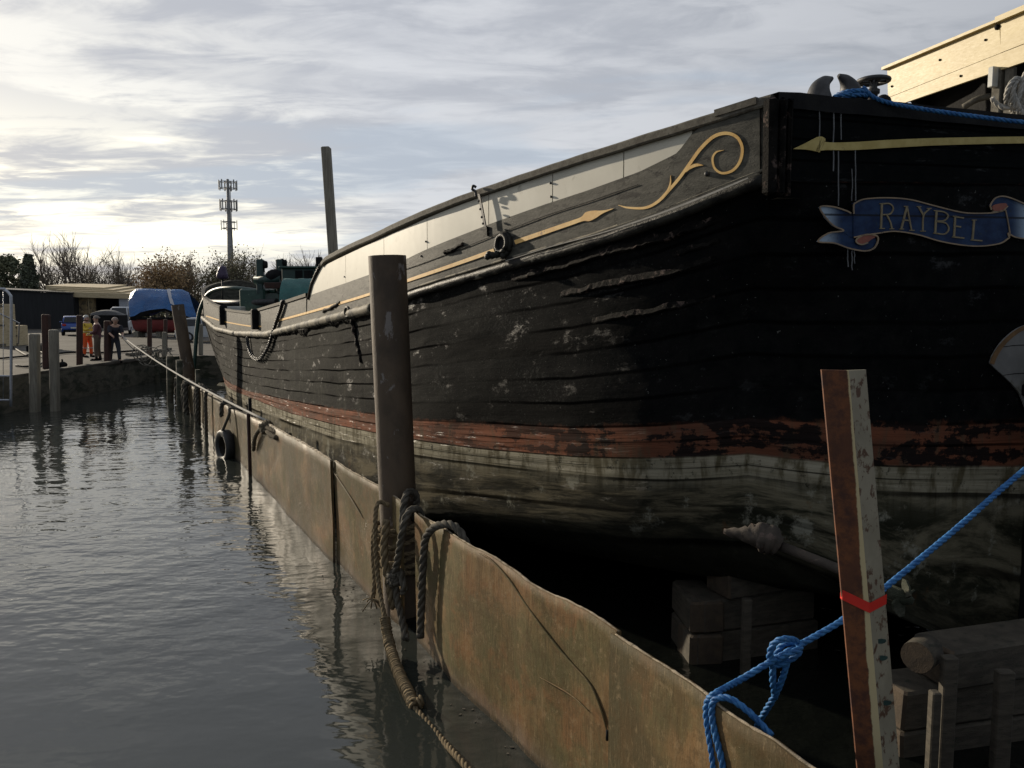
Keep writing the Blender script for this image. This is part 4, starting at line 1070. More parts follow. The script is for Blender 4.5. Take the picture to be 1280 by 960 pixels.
dw = MB(); dpts = [wpt(WP.L*i/40, .004, -.06) for i in range(41)]+[Vector((-9.5, 27, .004)), Vector((-6, 35.4, .004)), Vector((-1.9, 35.4, .004)), Vector((2.6, 26, .004)), Vector((6.3, 17, .004)), Vector((8.7, 5, .004)), Vector((7.4, 1.3, .004))]
dw.face(dpts, 0); o = obj('dock_water_shade', dw, M_dockshade); o['kind'] = 'structure'  # dark sheet over the creek water paints the shade inside the dock
# raised creases and scratches on the sheets
def crease(pts, r, mat=M_sheet, nm='crease'):
    P = catmull([wh(x, y, -r*.45) for x, y in pts], 8); mb = MB(); mb.tube(P, [r*min(1, (i+1)/5, (len(P)-i)/5) for i in range(len(P))], 6)
    for k in list(mb.uv): v = mb.v[k]; mb.uv[k] = ((v[0]+v[1])*1.3, v[2])
    return obj(nm, mb, mat, wall)
crease([(600, 690), (617, 700), (642, 727), (677, 781), (709, 824), (737, 856), (752, 890), (760, 920)], .008)
crease([(677, 846), (712, 868), (737, 890)], .005)
crease([(410, 578), (425, 600), (440, 622), (455, 648)], .012)
crease([(770, 925), (800, 940), (830, 952)], .006)
mb = MB(); q_, z_ = WP.hit(775, 862); mb.slab([wpt(q_+.022*math.cos(k*.52), z_+.034*math.sin(k*.52)*(1+.2*math.sin(k*2)), woff(q_, z_)-.002) for k in range(12)], Vector((-.89, -.45, 0))*.004); o = obj('pale_knot', mb, M_edge, wall); o.scale = (1, 1, 1)
mb = MB(); c = wh(763, 918, .02); mb.tube([c-Vector((0, 0, .03)), c+Vector((0, 0, .03))], .009, 8); obj('bolt_slot', mb, M_dark, wall)

# ================================================================== PILES AND POSTS
def pile(name, label, top, bot, r, mat, cat='pile', group=None, sides=28, zbot=-1.0, parts=None):
    top = Vector(top); bot = Vector(bot); d = (bot-top); k = (zbot-top.z)/d.z; bot = top+d*k
    mb = MB(); n = 14
    P = [top.lerp(bot, i/n) for i in range(n+1)]
    mb.tube(P, [r*(1+.008*mnoise.noise(p*2)) for p in P], sides, 0, caps=False)
    # open tube: inner wall
    P2 = [top, top+(bot-top)*.03]
    mb.tube([top+(bot-top)*.0005, top], [r, r*.93], sides, 0, caps=False)
    mb.tube([top, top+(bot-top).normalized()*.5], [r*.93, r*.93], sides, 1, caps=True)
    o = obj(name, mb, [mat, M_dark], base=tuple(bot)); return tag(o, label, cat, group)
pile('steel_pile', 'tall rusty round steel pile with old ropes lashed at its foot', at(484, 320, 7.95), at(497, 620, 7.95), .185, M_rust)
pile('steel_pile', 'leaning rusty round steel pile beside the barge bow', at(222, 381, 25.5), at(238, 478, 25.5), .19, M_rust)
# scar of pale flakes on the near pile is in the material; weld ring
# angle iron post on the right
A0 = at(1061, 463, 3.28); A1 = at(1104, 960, 3.28); dA = (A1-A0); A1 = A0+dA*((-1-A0.z)/dA.z)
def angle_post():
    t = thing('angle_iron_post', 'rusty angle iron post with cream side and red tape, right foreground', 'post', tuple(A1))
    tl = Vector((-.098, .035, 0)); tr = Vector((.088, .040, 0)); w_ = .012
    # measured from the pixel traces: ridge to left edge ~31 px, ridge to right edge ~25 px
    dn = (A1-A0)
    def plate(v, mat, nm, lab=None):
        n = v.normalized(); nb = Vector((0, .012, 0)); mb = MB(); rows = []
        m = 30
        for i in range(m+1):
            c = A0+dn*i/m; e = mnoise.noise(Vector((i*.9, 3, 0)))*.0015
            rows.append([c, c+v*(1+e*8), c+v+nb, c+nb*1.2, c])
        mb.quadgrid(rows, 0, False); mb.face(rows[0][:4]); mb.face(rows[-1][:4])
        o = obj(nm, mb, mat, t)
        if lab: o['label'] = lab
    M_cs = pm('cream_paint_on_steel', (.22, .195, .14), (.29, .26, .19), 5, .6, bump=.5, bdist=.004, stretch=(1, 1, .7), c3=(.085, .042, .022), t3=(.53, .61), s3=26, detail=8)
    m2, t2, b2 = newmat('rust_with_lit_edge')
    co = t2.add('ShaderNodeTexCoord').outputs['Object']; x, y, z = t2.sep(co)
    n = t2.noise(co, 9, 7, .7)
    # distance from the ridge, measured along the plate; the ridge leans with the post
    ridge_x = t2.math('MULTIPLY', z, (A0-A1).x/(A0-A1).z)
    dd = t2.math('SUBTRACT', ridge_x, x)
    dd = t2.math('ADD', dd, t2.math('MULTIPLY', t2.math('SUBTRACT', n, .5), .022))
    wmar = t2.mapr(z, 3.95, 2.0, .006, .030)  # pale margin paints the lit edge beside the ridge
    f = t2.mapr(t2.math('SUBTRACT', dd, wmar), -.003, .003)
    rust = t2.mix(t2.mapr(t2.noise(co, 16, 8, .7), .35, .65), (.055, .020, .012), (.16, .055, .018))
    rust = t2.mix(t2.mapr(t2.noise(t2.scale(co, (1, 1, .3)), 8, 6, .6), .5, .7), rust, (.09, .032, .014))
    t2.put(b2.inputs['Base Color'], t2.mix(f, (.50, .42, .24), rust)); b2.inputs['Roughness'].default_value = .75
    t2.put(b2.inputs['Normal'], t2.bump(n, .5, .004))
    plate(tl, m2, 'left_flange', 'rust brown flange with its lit edge painted in cream'); plate(tr, M_cs, 'right_flange', 'cream painted flange spotted with rust')
    # tape
    mb = MB(); f_ = (757-463)/(960-463); c = at(1058+.0765*(757-463)+.5, 757, 3.28)
    c = A0+dn*((c.z-A0.z)/dn.z); o_ = Vector((0, -.004, 0)); h = Vector((0, 0, .022))
    L_ = c+tl*1.03+Vector((0, 0, .035)); R_ = c+tr*1.03+Vector((0, 0, .015)); c = c-Vector((0, 0, .008))
    mb.quadgrid([[L_+h+o_, c+h+o_*1.5, R_+h+o_], [L_-h+o_, c-h+o_*1.5, R_-h+o_]], 0, False)
    mb.quadgrid([[L_+h+o_, L_+h+Vector((0, .018, 0))], [L_-h+o_, L_-h+Vector((0, .018, 0))]], 0, False)
    mb.quadgrid([[L_+h+Vector((0, .018, 0)), R_+h+Vector((0, .018, 0))], [L_-h+Vector((0, .018, 0)), R_-h+Vector((0, .018, 0))]], 0, False)
    obj('tape_band', mb, M_tape, t)
    for (px, py, w) in [(1103, 801, 5), (1104, 822, 6), (1110, 878, 8)]:
        z = at(px, py, 3.3).z; cc = A0+dn*((z-A0.z)/dn.z)+tr*.5-Vector((0, .006, 0)); mb = MB()
        P = [cc+Vector((.022*math.cos(k*.7)*(1+.3*math.sin(k*2.3)), 0, .011*math.sin(k*.7))) for k in range(9)]; mb.slab(P, Vector((0, .003, 0))); obj('dark_paint_mark', mb, M_darkgreen, t)
angle_post()
# tall timber baulk
M_baulk = M_timb
T0 = at(407.5, 184, 21.5); T1 = at(417.5, 330, 21.5)
T1 = T0+(T1-T0)*((2.7-T0.z)/(T1-T0).z)
mb = MB(); mb.box((T0+T1)/2, (.27, .22, (T0-T1).length), rot=(T0-T1).to_track_quat('Z', 'Y').to_matrix(), bev=.02)
t = obj('timber_baulk', mb, M_timb, base=tuple(T1)); tag(t, 'tall square grey timber baulk standing upright behind the barge rail', 'timber post')
# quay posts
def qpost(name, label, x0, y0, x1, y1, Y, wpx, mat, zb, group, rough=.0, rnd=False):
    a = at(x0, y0, Y); b = at(x1, y1, Y); b = a+(b-a)*((zb-a.z)/(b.z-a.z)); w_ = wpx*Y/F
    mb = MB()
    if rnd: mb.tube([a, a.lerp(b, .5), b], w_/2, 12)
    else: mb.box((a+b)/2, (w_, w_*.9, (a-b).length), rot=(a-b).to_track_quat('Z', 'Y').to_matrix(), bev=w_*.12)
    o = obj(name, mb, mat, base=tuple(b)); tag(o, label, 'post', group)
G1 = 'posts along the quay'
qpost('mooring_post', 'pale squared timber post in the water against the quay, leftmost', 43, 417, 44, 515, 23.9, 11, M_timb, -1, G1)
qpost('mooring_post', 'pale timber post in the water just right of a red brown post', 67, 412, 69, 512, 24.1, 10, M_timb, -1, G1)
qpost('steel_post', 'red brown square post on the quay edge between two pale posts', 57.5, 393, 59, 462, 27.6, 9, M_rustred, 1.0, G1)
qpost('steel_post', 'red brown square post in front of the person in orange', 99.5, 394, 99.5, 458, 29.2, 6.5, M_rustred, 1.0, G1)
qpost('steel_post', 'faded red post between the two standing men', 134.5, 401, 134.5, 452, 30.8, 7.5, M_rustred, 1.0, G1)
qpost('steel_post', 'slim brown post at the head of the creek by the red boat', 187, 398, 187, 447, 34.6, 5, M_rustred, 1.0, G1)
qpost('mooring_post', 'short pale post at the head of the creek right of slim brown post', 205.5, 415, 205.5, 447, 34.8, 5, M_timb, 1.0, G1)
qpost('steel_post', 'thin rusty post directly behind the leaning steel pile', 207, 399, 207, 420, 37, 4, M_rustred, 1.0, G1)
qpost('mooring_post', 'grey stub post beside the barge bow at the creek head', 251, 405, 251, 447, 35.9, 5, M_timb, 1.0, G1)
# weedy stakes in the corner of the creek
G2 = 'weedy stakes at the far end of the sheet wall'
for i, (x, y0, y1, Y, wd, lb) in enumerate([(196, 440, 476, 33.4, 6, 'short weedy stake furthest left in the creek corner'), (212, 445, 500, 26.4, 8, 'dark weedy stake at the very end of the sheet wall'), (224, 450, 510, 24.6, 8, 'weedy stake left of the leaning steel pile foot'), (247, 462, 520, 22.0, 6, 'dark stake leaning on the wall right of the steel pile foot')]):
    qpost('weedy_stake', lb, x, y0, x+1, y1, Y, wd, M_quayw, -1, G2, rnd=True)
# stakes clamped on the wall
G3 = 'rusty rods standing against the sheet wall'
for (x, y0, y1, lb) in [(314.5, 517, 612, 'rusty rod hooked over the wall right of the tyre'), (306, 498, 530, 'black strap iron standing behind the wall by the tyre')]:
    q, z = WP.hit(x, y0+20); Y = WP.pos(q).y
    off = .05 if x > 310 else -.1
    P = wpt(q, at(x, y0, Y).z, off); Bq = wpt(q, -.8 if x > 310 else .3, off)
    mb = MB(); mb.tube([P-Vector((-.1, .0, .03)) if x > 310 else P, P, P.lerp(Bq, .5), Bq], .035, 8)
    tag(obj('steel_rod', mb, M_rustred if x > 310 else M_dark, base=tuple(Bq)), lb, 'rod', G3)

# ================================================================== ROPES
def rope_thing(name, label, paths, r, mat, cat='rope', group=None, base=None, strands=3, extra=None):
    mb = MB()
    for p in paths:
        P, rr = (p if isinstance(p, tuple) else (p, r)); mb.rope(catmull(P, 8), rr, strands=strands)
    if extra: extra(mb)
    b = base or tuple(catmull(paths[0][0] if isinstance(paths[0], tuple) else paths[0], 2)[-1])
    return tag(obj(name, mb, mat, base=b), label, cat, group)
# long served rope hanging from pile into water
def served(mb):
    P = catmull([at(481, 772, 7.1), at(487, 806, 6.95), at(498, 840, 6.55), at(511, 868, 6.15), at(519, 884, 6.0)], 14)
    mb.tube(P, .034, 10)
    # tight whipping turns
    L = 0
    for i in range(len(P)-1):
        d = P[i+1]-P[i]; m = max(1, int(d.length/.035)); t_ = d.normalized()
        for j in range(m):
            c = P[i]+d*((j+.5)/m); mb.tube(ring_pts(c, .037+random.uniform(-.002, .005), 10, t_+Vector((random.uniform(-.15, .15), 0, random.uniform(-.15, .15)))), .014, 5)
    for k in range(8):
        c = P[-1]+Vector((random.uniform(-.04, .06), random.uniform(-.03, .03), random.uniform(-.03, .05))); mb.tube(ring_pts(c, .035, 8, (random.random(), random.random(), random.random()+.1)), .012, 5)
rope_thing('mooring_rope', 'old ochre rope bound with whipping hanging from the steel pile into the water', [
    [at(486, 632, 7.6), at(473, 628, 7.55), at(469, 650, 7.5), at(470, 690, 7.45), at(474, 735, 7.35), at(481, 772, 7.1)],
    [at(518, 884, 6.0), at(545, 916, 5.65), at(575, 950, 5.2), at(600, 978, 4.95)],
    [at(470, 640, 7.65), at(466, 680, 7.6), at(468, 725, 7.5), at(466, 748, 7.45)]], .024, M_ropeochre, extra=served, base=tuple(at(519, 884, 6.0)))
def frays(mb):
    for c0, n in ((at(466, 748, 7.4), 16),):
        for k in range(n):
            e = c0+Vector((random.uniform(-.10, .10), random.uniform(-.05, .05), random.uniform(-.12, -.02))); mb.tube([c0, c0.lerp(e, .6)+Vector((0, 0, .01)), e], .006, 4)
mb = MB(); frays(mb)
for k in range(7):
    c = at(496+k*.5, 655+k*9, 7.93); mb.rope(ring_pts(c, .215, 22, (random.uniform(-.25, .25), random.uniform(-.2, .2), 1)), .026)
mb.rope(catmull([at(483, 650, 7.4), at(480, 690, 7.35), at(486, 730, 7.3), at(492, 760, 7.3)], 8), .04)
tag(obj('lashing_rope', mb, M_ropeochre, base=tuple(at(484, 700, 7.6))), 'frayed brown lashing wound round the foot of the steel pile', 'rope')
# grey hawser over the wall, knotted
q_, _ = WP.hit(520, 660)
def knot(mb, c, r, rr, n=5, s=1):
    for k in range(n):
        nn = Vector((math.sin(k*2.1+s), math.cos(k*1.3), math.sin(k*.9+.4))); mb.rope(ring_pts(c+nn*.2*r, r, 12, nn, r*.75), rr)
def hk(mb): knot(mb, at(495, 722, 7.28), .075, .03, 5)
rope_thing('mooring_rope', 'thick grey rope looped over the sheet wall with a heavy knot by the pile', [
    [at(517, 650, 7.85), at(521, 622, 7.75), at(512, 614, 7.65), at(505, 628, 7.55), at(503, 660, 7.45)],
    [at(530, 665, 7.45), at(526, 642, 7.3), at(518, 636, 7.2), at(508, 645, 7.1), at(502, 670, 7.08), at(498, 695, 7.15), at(494, 722, 7.25), at(497, 750, 7.25), at(503, 775, 7.15), at(508, 800, 7.0)],
    [at(500, 715, 7.2), at(506, 735, 7.15), at(503, 740, 7.2)]], .036, M_ropedark, extra=hk, base=tuple(at(495, 722, 7.25)))
def tipend(mb): mb.tube([wh(540, 788, .09), wh(540, 794, .09)], .036, 10)
rope_thing('rope_end', 'single dark rope end hanging over the sheet wall right of the pile', [
    [wh(574, 700, -.14), wh(566, 664, -.06), wh(558, 655, .0), wh(550, 660, .06), wh(545, 675, .085), wh(543, 705, .09), wh(541, 745, .09), wh(540, 790, .09)]], .036, M_ropedark, extra=tipend, base=tuple(wh(540, 790, .06)))
# blue ropes
kn = at(981, 812, 3.78)
def bk(mb):
    mb.rope(catmull([at(1000, 806, 3.80), at(992, 800, 3.74), at(978, 799, 3.72), at(966, 806, 3.74), at(962, 822, 3.76), at(966, 832, 3.78), at(985, 826, 3.74), at(999, 815, 3.73), at(996, 803, 3.78), at(978, 806, 3.82), at(970, 820, 3.84)], 8), .0165)
    mb.rope(catmull([at(968, 830, 3.80), at(983, 818, 3.70), at(998, 812, 3.71), at(1002, 803, 3.78)], 8), .0165)
rope_thing('blue_rope', 'bright blue rope knotted behind the angle iron post and hooked over the wall', [
    [at(1420, 480, 4.9), at(1280, 588, 4.5), at(1200, 657, 4.25), at(1112, 730, 4.0), at(1055, 774, 3.88), at(1000, 806, 3.80), at(962, 828, 3.75), at(925, 850, 3.72), wh(904, 864, .02), wh(896, 872, .035), wh(893, 888, .035), wh(896, 915, .035), wh(901, 945, .035), wh(904, 985, .03)],
    [at(966, 830, 3.78), at(966, 852, 3.80), at(969, 872, 3.84)],
    [at(985, 822, 3.74), at(978, 848, 3.78), at(967, 872, 3.84), at(955, 892, 3.90), at(945, 910, 3.98)],
    [wh(948, 925, -.10), wh(930, 892, -.05), wh(915, 872, .0), wh(905, 872, .04), wh(903, 892, .045), wh(909, 922, .045), wh(916, 950, .045), wh(920, 985, .04)]], .0165, M_ropeblue, extra=bk, base=tuple(at(900, 870, 3.66)))
hrn = at(1063, 122, tY(1063)+.09)
def hrnk(mb):
    for k in range(2): mb.rope(ring_pts(hrn+Vector((0, 0, -.02+.03*k)), .112, 16, (.1*(k-1), .1, 1)), .017)
rope_thing('blue_rope', 'dark blue rope made fast to a horn on the barge stern rail', [
    [hrn+Vector((.05, -.09, .05)), tp(1090, 126, .05), tp(1130, 140, .12), tp(1200, 162, .35), tp(1280, 188, .7), tp(1400, 235, 1.1)], [tp(1042, 122, .0), tp(1050, 120, .03), tp(1058, 119, .05)]], .0175, M_ropeblue, extra=hrnk, base=tuple(hrn))
# long thin line from the hauling man to the wall
LA = at(149, 417, 31.5); LB = wh(336, 527, .0)
P = []
for i in range(25):
    t_ = i/24; p = LA.lerp(LB, t_); p.z -= .28*4*t_*(1-t_)*.6; P.append(p)
mb = MB(); mb.tube(P, .022, 6); mb.tube([P[0], at(158, 428, 31.6), at(166, 436, 31.7), at(180, 441, 32)], .02, 6)
tag(obj('mooring_line', mb, M_ropegrey, base=tuple(LB)), 'long thin pale line stretched from the hauling man to the sheet wall', 'rope')
def wk(mb): knot(mb, wh(337, 534, .05), .10, .038, 4)
rope_thing('rope_hitch', 'pale knotted rope hitch on the wall where the long line ends', [
    [wh(352, 545, -.15), wh(348, 540, .0), wh(335, 534, .07), wh(327, 545, .1), wh(322, 562, .08)], [wh(330, 533, -.05), wh(342, 540, .08), wh(351, 547, .06)]], .04, M_rope, extra=wk, base=tuple(wh(337, 540, .05)))
G4 = 'old ropes hanging over the far end of the sheet wall'
for (x, y1, lb, rr) in [(284, 520, 'short rope stub over the wall left of the tyre', .05), (263, 560, 'dark rope over the wall trailing straight down to the water', .045), (252, 545, 'pair of weedy ropes hanging left of the dark trailing rope', .06), (237, 526, 'bunch of weedy rope hanging below the leaning steel pile', .08), (226, 505, 'thick weedy rope bundle at the far end of the wall', .09)]:
    q, zt = WP.hit(x, interp(x, sorted([(a, b) for a, b in WT]))); zt = interp(q, Z_wt); yb = y1
    Yq = WP.pos(q).y; zb = max(at(x, yb, Yq).z, -.1)
    paths = [[wpt(q-.35, zt-.1, -.2), wpt(q-.2, zt+.09, -.02), wpt(q, zt+.03, .1), wpt(q, (zt+zb)/2, .12), wpt(q+.05, zb, .12)]]
    if rr > .055: paths.append([wpt(q+.1, zt-.1, -.2), wpt(q+.2, zt+.1, -.02), wpt(q+.35, zt, .1), wpt(q+.3, (zt+zb)/2, .14), wpt(q+.2, zb+.1, .12)])
    rope_thing('hanging_rope', lb, paths, rr, M_ropedark, group=G4, base=tuple(paths[0][-1]))
# tyre fender
TC = wh(291, 557, .13); nq = WP.nrm(WP.hit(291, 557)[0]); ax = Vector((nq.x+.10, nq.y-.20, 0)).normalized()
ty = thing('tyre_fender', 'black rubber tyre hung as a fender on the sheet wall', 'tyre', tuple(TC))
mb = MB(); prof = []
u_ = Vector((0, 0, 1)); v_ = ax.cross(u_)
for k in range(33):
    an = 2*math.pi*k/32; rd = u_*math.cos(an)+v_*math.sin(an); row = []
    for (r_, w_) in [(.20, .055), (.225, .085), (.30, .105), (.335, .085), (.35, .045), (.352, 0), (.35, -.045), (.335, -.085), (.30, -.105), (.225, -.085), (.20, -.055), (.215, 0), (.20, .055)]:
        tr_ = .006*(1 if (k % 2 and r_ > .33) else 0)
        row.append(TC+rd*(r_+tr_)+ax*w_)
    prof.append(row)
mb.quadgrid(prof, 0, True); obj('tyre', mb, M_rubber, ty)
mb = MB(); tp_ = wh(292, 513, .04); mb.tube(catmull([wh(296, 512, -.15), tp_+Vector((0, 0, .05)), tp_+ax*.03-Vector((0, 0, .08)), TC+Vector((0, 0, .30))+ax*.06], 5), .03, 8); obj('strap', mb, M_ropedark, ty)
rl_ = random.Random(4)
fm = MB()
for k in range(70):
    q = rl_.uniform(1.2, 9); d_ = abs(rl_.gauss(0, .10))+.05; p = wpt(q, .004, woff(q, 0)+d_); s_ = rl_.uniform(.004, .012); an = rl_.uniform(0, 6.28)
    fm.slab([p+Vector((math.cos(an+t_)*s_*(1.6 if t_ in (0, 3.14) else .7), math.sin(an+t_)*s_, 0)) for t_ in (0, 1.2, 2.2, 3.14, 4.3, 5.3)], (0, 0, .003))
tag(obj('floating_litter', fm, M_block), 'bits of leaf and scum floating along the foot of the sheet wall', 'litter', kind='stuff')
# broken timber stub bottom edge
mb = MB(); c = at(940, 952, 3.45); mb.box(c+Vector((0, 0, -.12)), (.12, .10, .32), rot=Matrix.Rotation(.5, 3, 'Y') @ Matrix.Rotation(.4, 3, 'Z'), taper=.7, bev=.015)
tag(obj('timber_stub', mb, M_block, base=tuple(c-Vector((0, 0, .3)))), 'broken timber stub sticking up beside the hanging blue rope', 'timber')

# ================================================================== BLOCK STACKS UNDER THE HULL
def beam(p0, p1, w_, h, label, group, mat=M_block):
    p0, p1 = Vector(p0), Vector(p1); d = p1-p0; mb = MB()
    mb.box((p0+p1)/2, (d.length, w_, h), rot=d.to_track_quat('X', 'Z').to_matrix(), bev=.018)
    # weather the outline a little
    for i, v in enumerate(mb.v): V = Vector(v); nz = mnoise.noise(V*3)*.012; mb.v[i] = (V.x+nz, V.y-nz, V.z+nz*.6)
    for i, f in enumerate(mb.f):
        c = sum((Vector(mb.v[k]) for k in f), Vector())/len(f)
        if abs((c-(p0+p1)/2).dot(d.normalized())) > d.length/2-.02: mb.m[i] = 1
    tag(obj('timber_block', mb, [mat, M_blockend], base=tuple((p0+p1)/2-Vector((0, 0, h/2)))), label, 'timber block', group)
GA = 'timber blocks stacked under the barge bilge'; GB = 'timber blocks stacked under the barge stern'
def st_dir(px0, py, Y0, px1, Y1):
    return at(px0, py, Y0), at(px1, py, Y1)
names = ['topmost', 'second from top', 'third from top', 'lowest']
for k in range(3):
    z = .72-.30*k; x0 = 897-8*k if k else 897
    a = at(x0+(0 if k == 0 else -22), 700, 6.9); b = at(1000+6*k, 700, 7.25)
    beam((a.x, a.y, z), (b.x, b.y, z), .34, .29, f'{names[k]} dark timber block in the stack beneath the barge bilge', GA)
for k in range(2):
    z = .42-.30*k; a = at(874, 760, 6.85); b = at(905, 760, 6.2)
    beam((a.x, a.y+.5, z), (a.x+.05, a.y-.1, z), .30, .28, ['upper cross block facing us at the left end of the bilge stack', 'lower cross block facing us at the left end of the bilge stack'][k], GA)
def batten(px, y0, Y, wd, zb, label, mat=M_block, group=None):
    a = at(px, y0, Y); mb = MB(); mb.box(Vector((a.x, a.y, (a.z+zb)/2)), (wd, .07, a.z-zb), bev=.008)
    tag(obj('upright_batten', mb, mat, base=(a.x, a.y, zb)), label, 'batten', group or 'upright battens holding the block stacks')
batten(934, 748, 6.55, .075, -.3, 'dark upright batten nailed against the bilge block stack')
for k in range(4):
    z = .62-.29*k; a = at(1120, 800, 5.35); b = at(1285, 800, 5.75)
    beam((a.x+(.30 if k == 0 else 0), a.y+.1, z), (b.x+.5, b.y+.1, z), .36, .28, f'{names[k]} long timber block in the stack beneath the stern', GB)
# round log end resting on the blocks
c = at(1146, 822, 5.18); mb = MB(); mb.tube([c, c+Vector((.13, .12, .0))], [.105, .11], 20, rough=.03); mb.m[-2] = 1; mb.m[-1] = 1
tag(obj('log_end', mb, [M_block, M_blockend], base=tuple(c)), 'round sawn log end lying on the stern block stack behind the iron post', 'log')
batten(1187, 820, 5.10, .095, -.3, 'pale upright batten in front of the stern block stack')
batten(1169, 864, 5.02, .060, -.3, 'short thin batten left of the tall upright batten')
batten(1256, 838, 5.15, .11, -.3, 'broad dark batten at the right of the stern block stack')

# ================================================================== BOW DECK GEAR
def dk(px, py, Y=29): return at(px, py, Y)
mb = MB(); mb.tube([dk(262, 378, 29.6), dk(300, 378.5, 28.6), dk(346, 377, 27.2)], .105, 12)
tag(obj('rolled_spar', mb, M_greysteel, base=tuple(dk(300, 379))), 'dark grey pipe lying across the barge bow rails', 'pipe')
mb = MB(); mb.tube(catmull([dk(242, 474, 30.8), dk(244, 440, 30.8), dk(246, 412, 30.9), dk(250, 388, 30.9), dk(259, 369, 30.6), dk(272, 361.5, 29.8), dk(292, 360, 29), dk(320, 363, 28.5), dk(346, 364, 28)], 8), .075, 10)
tag(obj('green_hose', mb, M_green, base=tuple(dk(242, 474, 30.8))), 'thick green hose curving over the barge bow down to the water', 'hose')
def deckbox(name, label, cat, x0, x1, y0, y1, Y, mat, depth=1.0, dome=False, tarp=False):
    a = at(x0, y1, Y); b = at(x1, y1, Y); zt = at(x0, y0, Y).z; cx = (a.x+b.x)/2; mb = MB()
    if tarp:
        n = 10; rows = []
        for i in range(n+1):
            x = a.x+(b.x-a.x)*i/n; r = []
            for j in range(9):
                f = j/8; zz = a.z+(zt-a.z)*math.sin(math.pi*f)**.6+.05*mnoise.noise(Vector((x*3, f*6, 0)))
                r.append(Vector((x+.06*mnoise.noise(Vector((i, j, 0))), Y-depth/2+depth*f, zz)))
            rows.append(r)
        mb.quadgrid(rows, 0, True); mb.face(rows[0]); mb.face(rows[-1])
    else: mb.box(Vector((cx, Y, (a.z+zt)/2)), (b.x-a.x, depth, zt-a.z), rot=-.3, bev=.06 if dome else .025)
    return tag(obj(name, mb, mat, base=(cx, Y, a.z)), label, cat)
deckbox('pump_tank', 'pale green tank beside the hose on the barge foredeck', 'tank', 306, 343, 361, 392, 28.4, M_green, .9, dome=True)
wl = thing('windlass', 'dark green and black anchor windlass on the barge foredeck', 'windlass', tuple(dk(334, 362, 28)))
mb = MB(); c = dk(332, 350, 28); mb.tube([c+Vector((-.35, 0, 0)), c+Vector((.6, -.2, 0))], .16, 14, rough=.06); obj('barrel', mb, M_darkgreen, wl)
for x in (325, 350):
    mb = MB(); c1 = dk(x, 326, 28); mb.box(Vector((c1.x, c1.y, c1.z-.55)), (.24, .26, 1.2), bev=.03); obj('bitt', mb, M_darkgreen, wl)
for x in (329, 353):
    mb = MB(); c1 = dk(x, 329 if x < 340 else 327, 28); mb.tube([c1-Vector((.05, 0, .05)), c1+Vector((.10, .1, -.05))], [.15, .12], 9, rough=.2); mb.tube([c1-Vector((0, 0, .3)), c1+Vector((0, 0, .1))], .05, 6); obj('gear_wheel', mb, M_dark, wl)
mb = MB(); c1 = dk(345, 346, 28); mb.sphere(c1, .34, 0, 14, 8, (1.1, 1, .8)); obj('gypsy_hood', mb, M_dark, wl)
mb = MB(); c1 = dk(346, 357, 27.6); mb.box(c1, (.62, .5, .20), rot=-.3, bev=.02, taper=1.1)
tag(obj('rusty_tray', mb, M_rustred, base=tuple(c1-Vector((0, 0, .1)))), 'shallow rusty red tray sitting in front of the windlass', 'tray')
cb = thing('deck_cabin', 'dark green low cabin with black window openings forward on the barge', 'cabin', tuple(dk(382, 365, 27)))
a = dk(358, 336, 27); b = dk(404, 336, 27)
mb = MB(); mb.box(Vector(((a.x+b.x)/2, 27.2, a.z-.72)), (b.x-a.x, 1.6, 1.4), rot=0, bev=.03); obj('cabin_body', mb, M_darkgreen, cb)
mb = MB(); mb.box(Vector(((a.x+b.x)/2, 27.2, a.z+.02)), (b.x-a.x+.14, 1.8, .07), bev=.02); obj('cabin_roof', mb, M_green, cb)
for x0, x1 in ((369, 378), (380, 391)):
    p0 = dk(x0, 338, 26.385); p1 = dk(x1, 350, 26.385); mb = MB(); mb.box((p0+p1)/2, (p1.x-p0.x, .03, p0.z-p1.z)); obj('window_opening', mb, M_dark, cb)
mb = MB(); c1 = dk(399, 327, 27); mb.box(c1, (.20, .2, .30), bev=.02); obj('vent_box', mb, M_dark, cb)
deckbox('tarp_bundle', 'teal tarpaulin thrown over gear on the barge foredeck', 'tarpaulin', 356, 396, 348, 378, 25.5, M_tealtarp, 1.3, tarp=True)
deckbox('hatch_board', 'pale low board inside the barge bow rail', 'board', 283, 306, 383, 395, 27.6, M_whitep, .3)
# bagged lamp on the bow
bl = thing('bagged_lamp', 'lamp post on the barge bow with a dark purple bag tied over its head', 'lamp', tuple(dk(278, 372, 30)))
mb = MB(); mb.tube([dk(278, 348, 30), dk(278, 376, 30)], .035, 8); obj('lamp_pole', mb, M_greysteel, bl)
mb = MB(); P = [dk(278, y, 30) for y in (332, 334, 338, 343, 347, 349)]; mb.tube(P, [.05, .13, .17, .20, .22, .12], 12, rough=.12); obj('bag', mb, M_purple, bl)

# ================================================================== YARD
# black boarded shed, left
shd = thing('black_shed', 'long black boarded shed at the back of the yard', 'shed', (-47, 82, 1))
def quadwall(name, pts, mat, parent, th=.2):
    mb = MB(); n = (Vector(pts[1])-Vector(pts[0])).cross(Vector(pts[3])-Vector(pts[0])).normalized(); mb.slab(pts, n*-th); return obj(name, mb, mat, parent)
def gx(px, Y): return at(px, 400, Y).x
L0 = (gx(-60, 76), 76); L1 = (gx(93, 84), 84)
zt0 = at(20, 362, 79).z; zt1 = at(93, 367, 84).z
quadwall('wall', [(L0[0], L0[1], 1.0), (L1[0], L1[1], 1.0), (L1[0], L1[1], zt1), (L0[0], L0[1], zt0+.1)], M_blackpaint, shd)
quadwall('end_wall', [(L1[0]-.01, L1[1]+.25, 1.0), (L1[0]+.3, L1[1]+8, 1.0), (L1[0]+.3, L1[1]+8, zt1-.02), (L1[0]-.01, L1[1]+.25, zt1-.02)], M_blackpaint, shd)
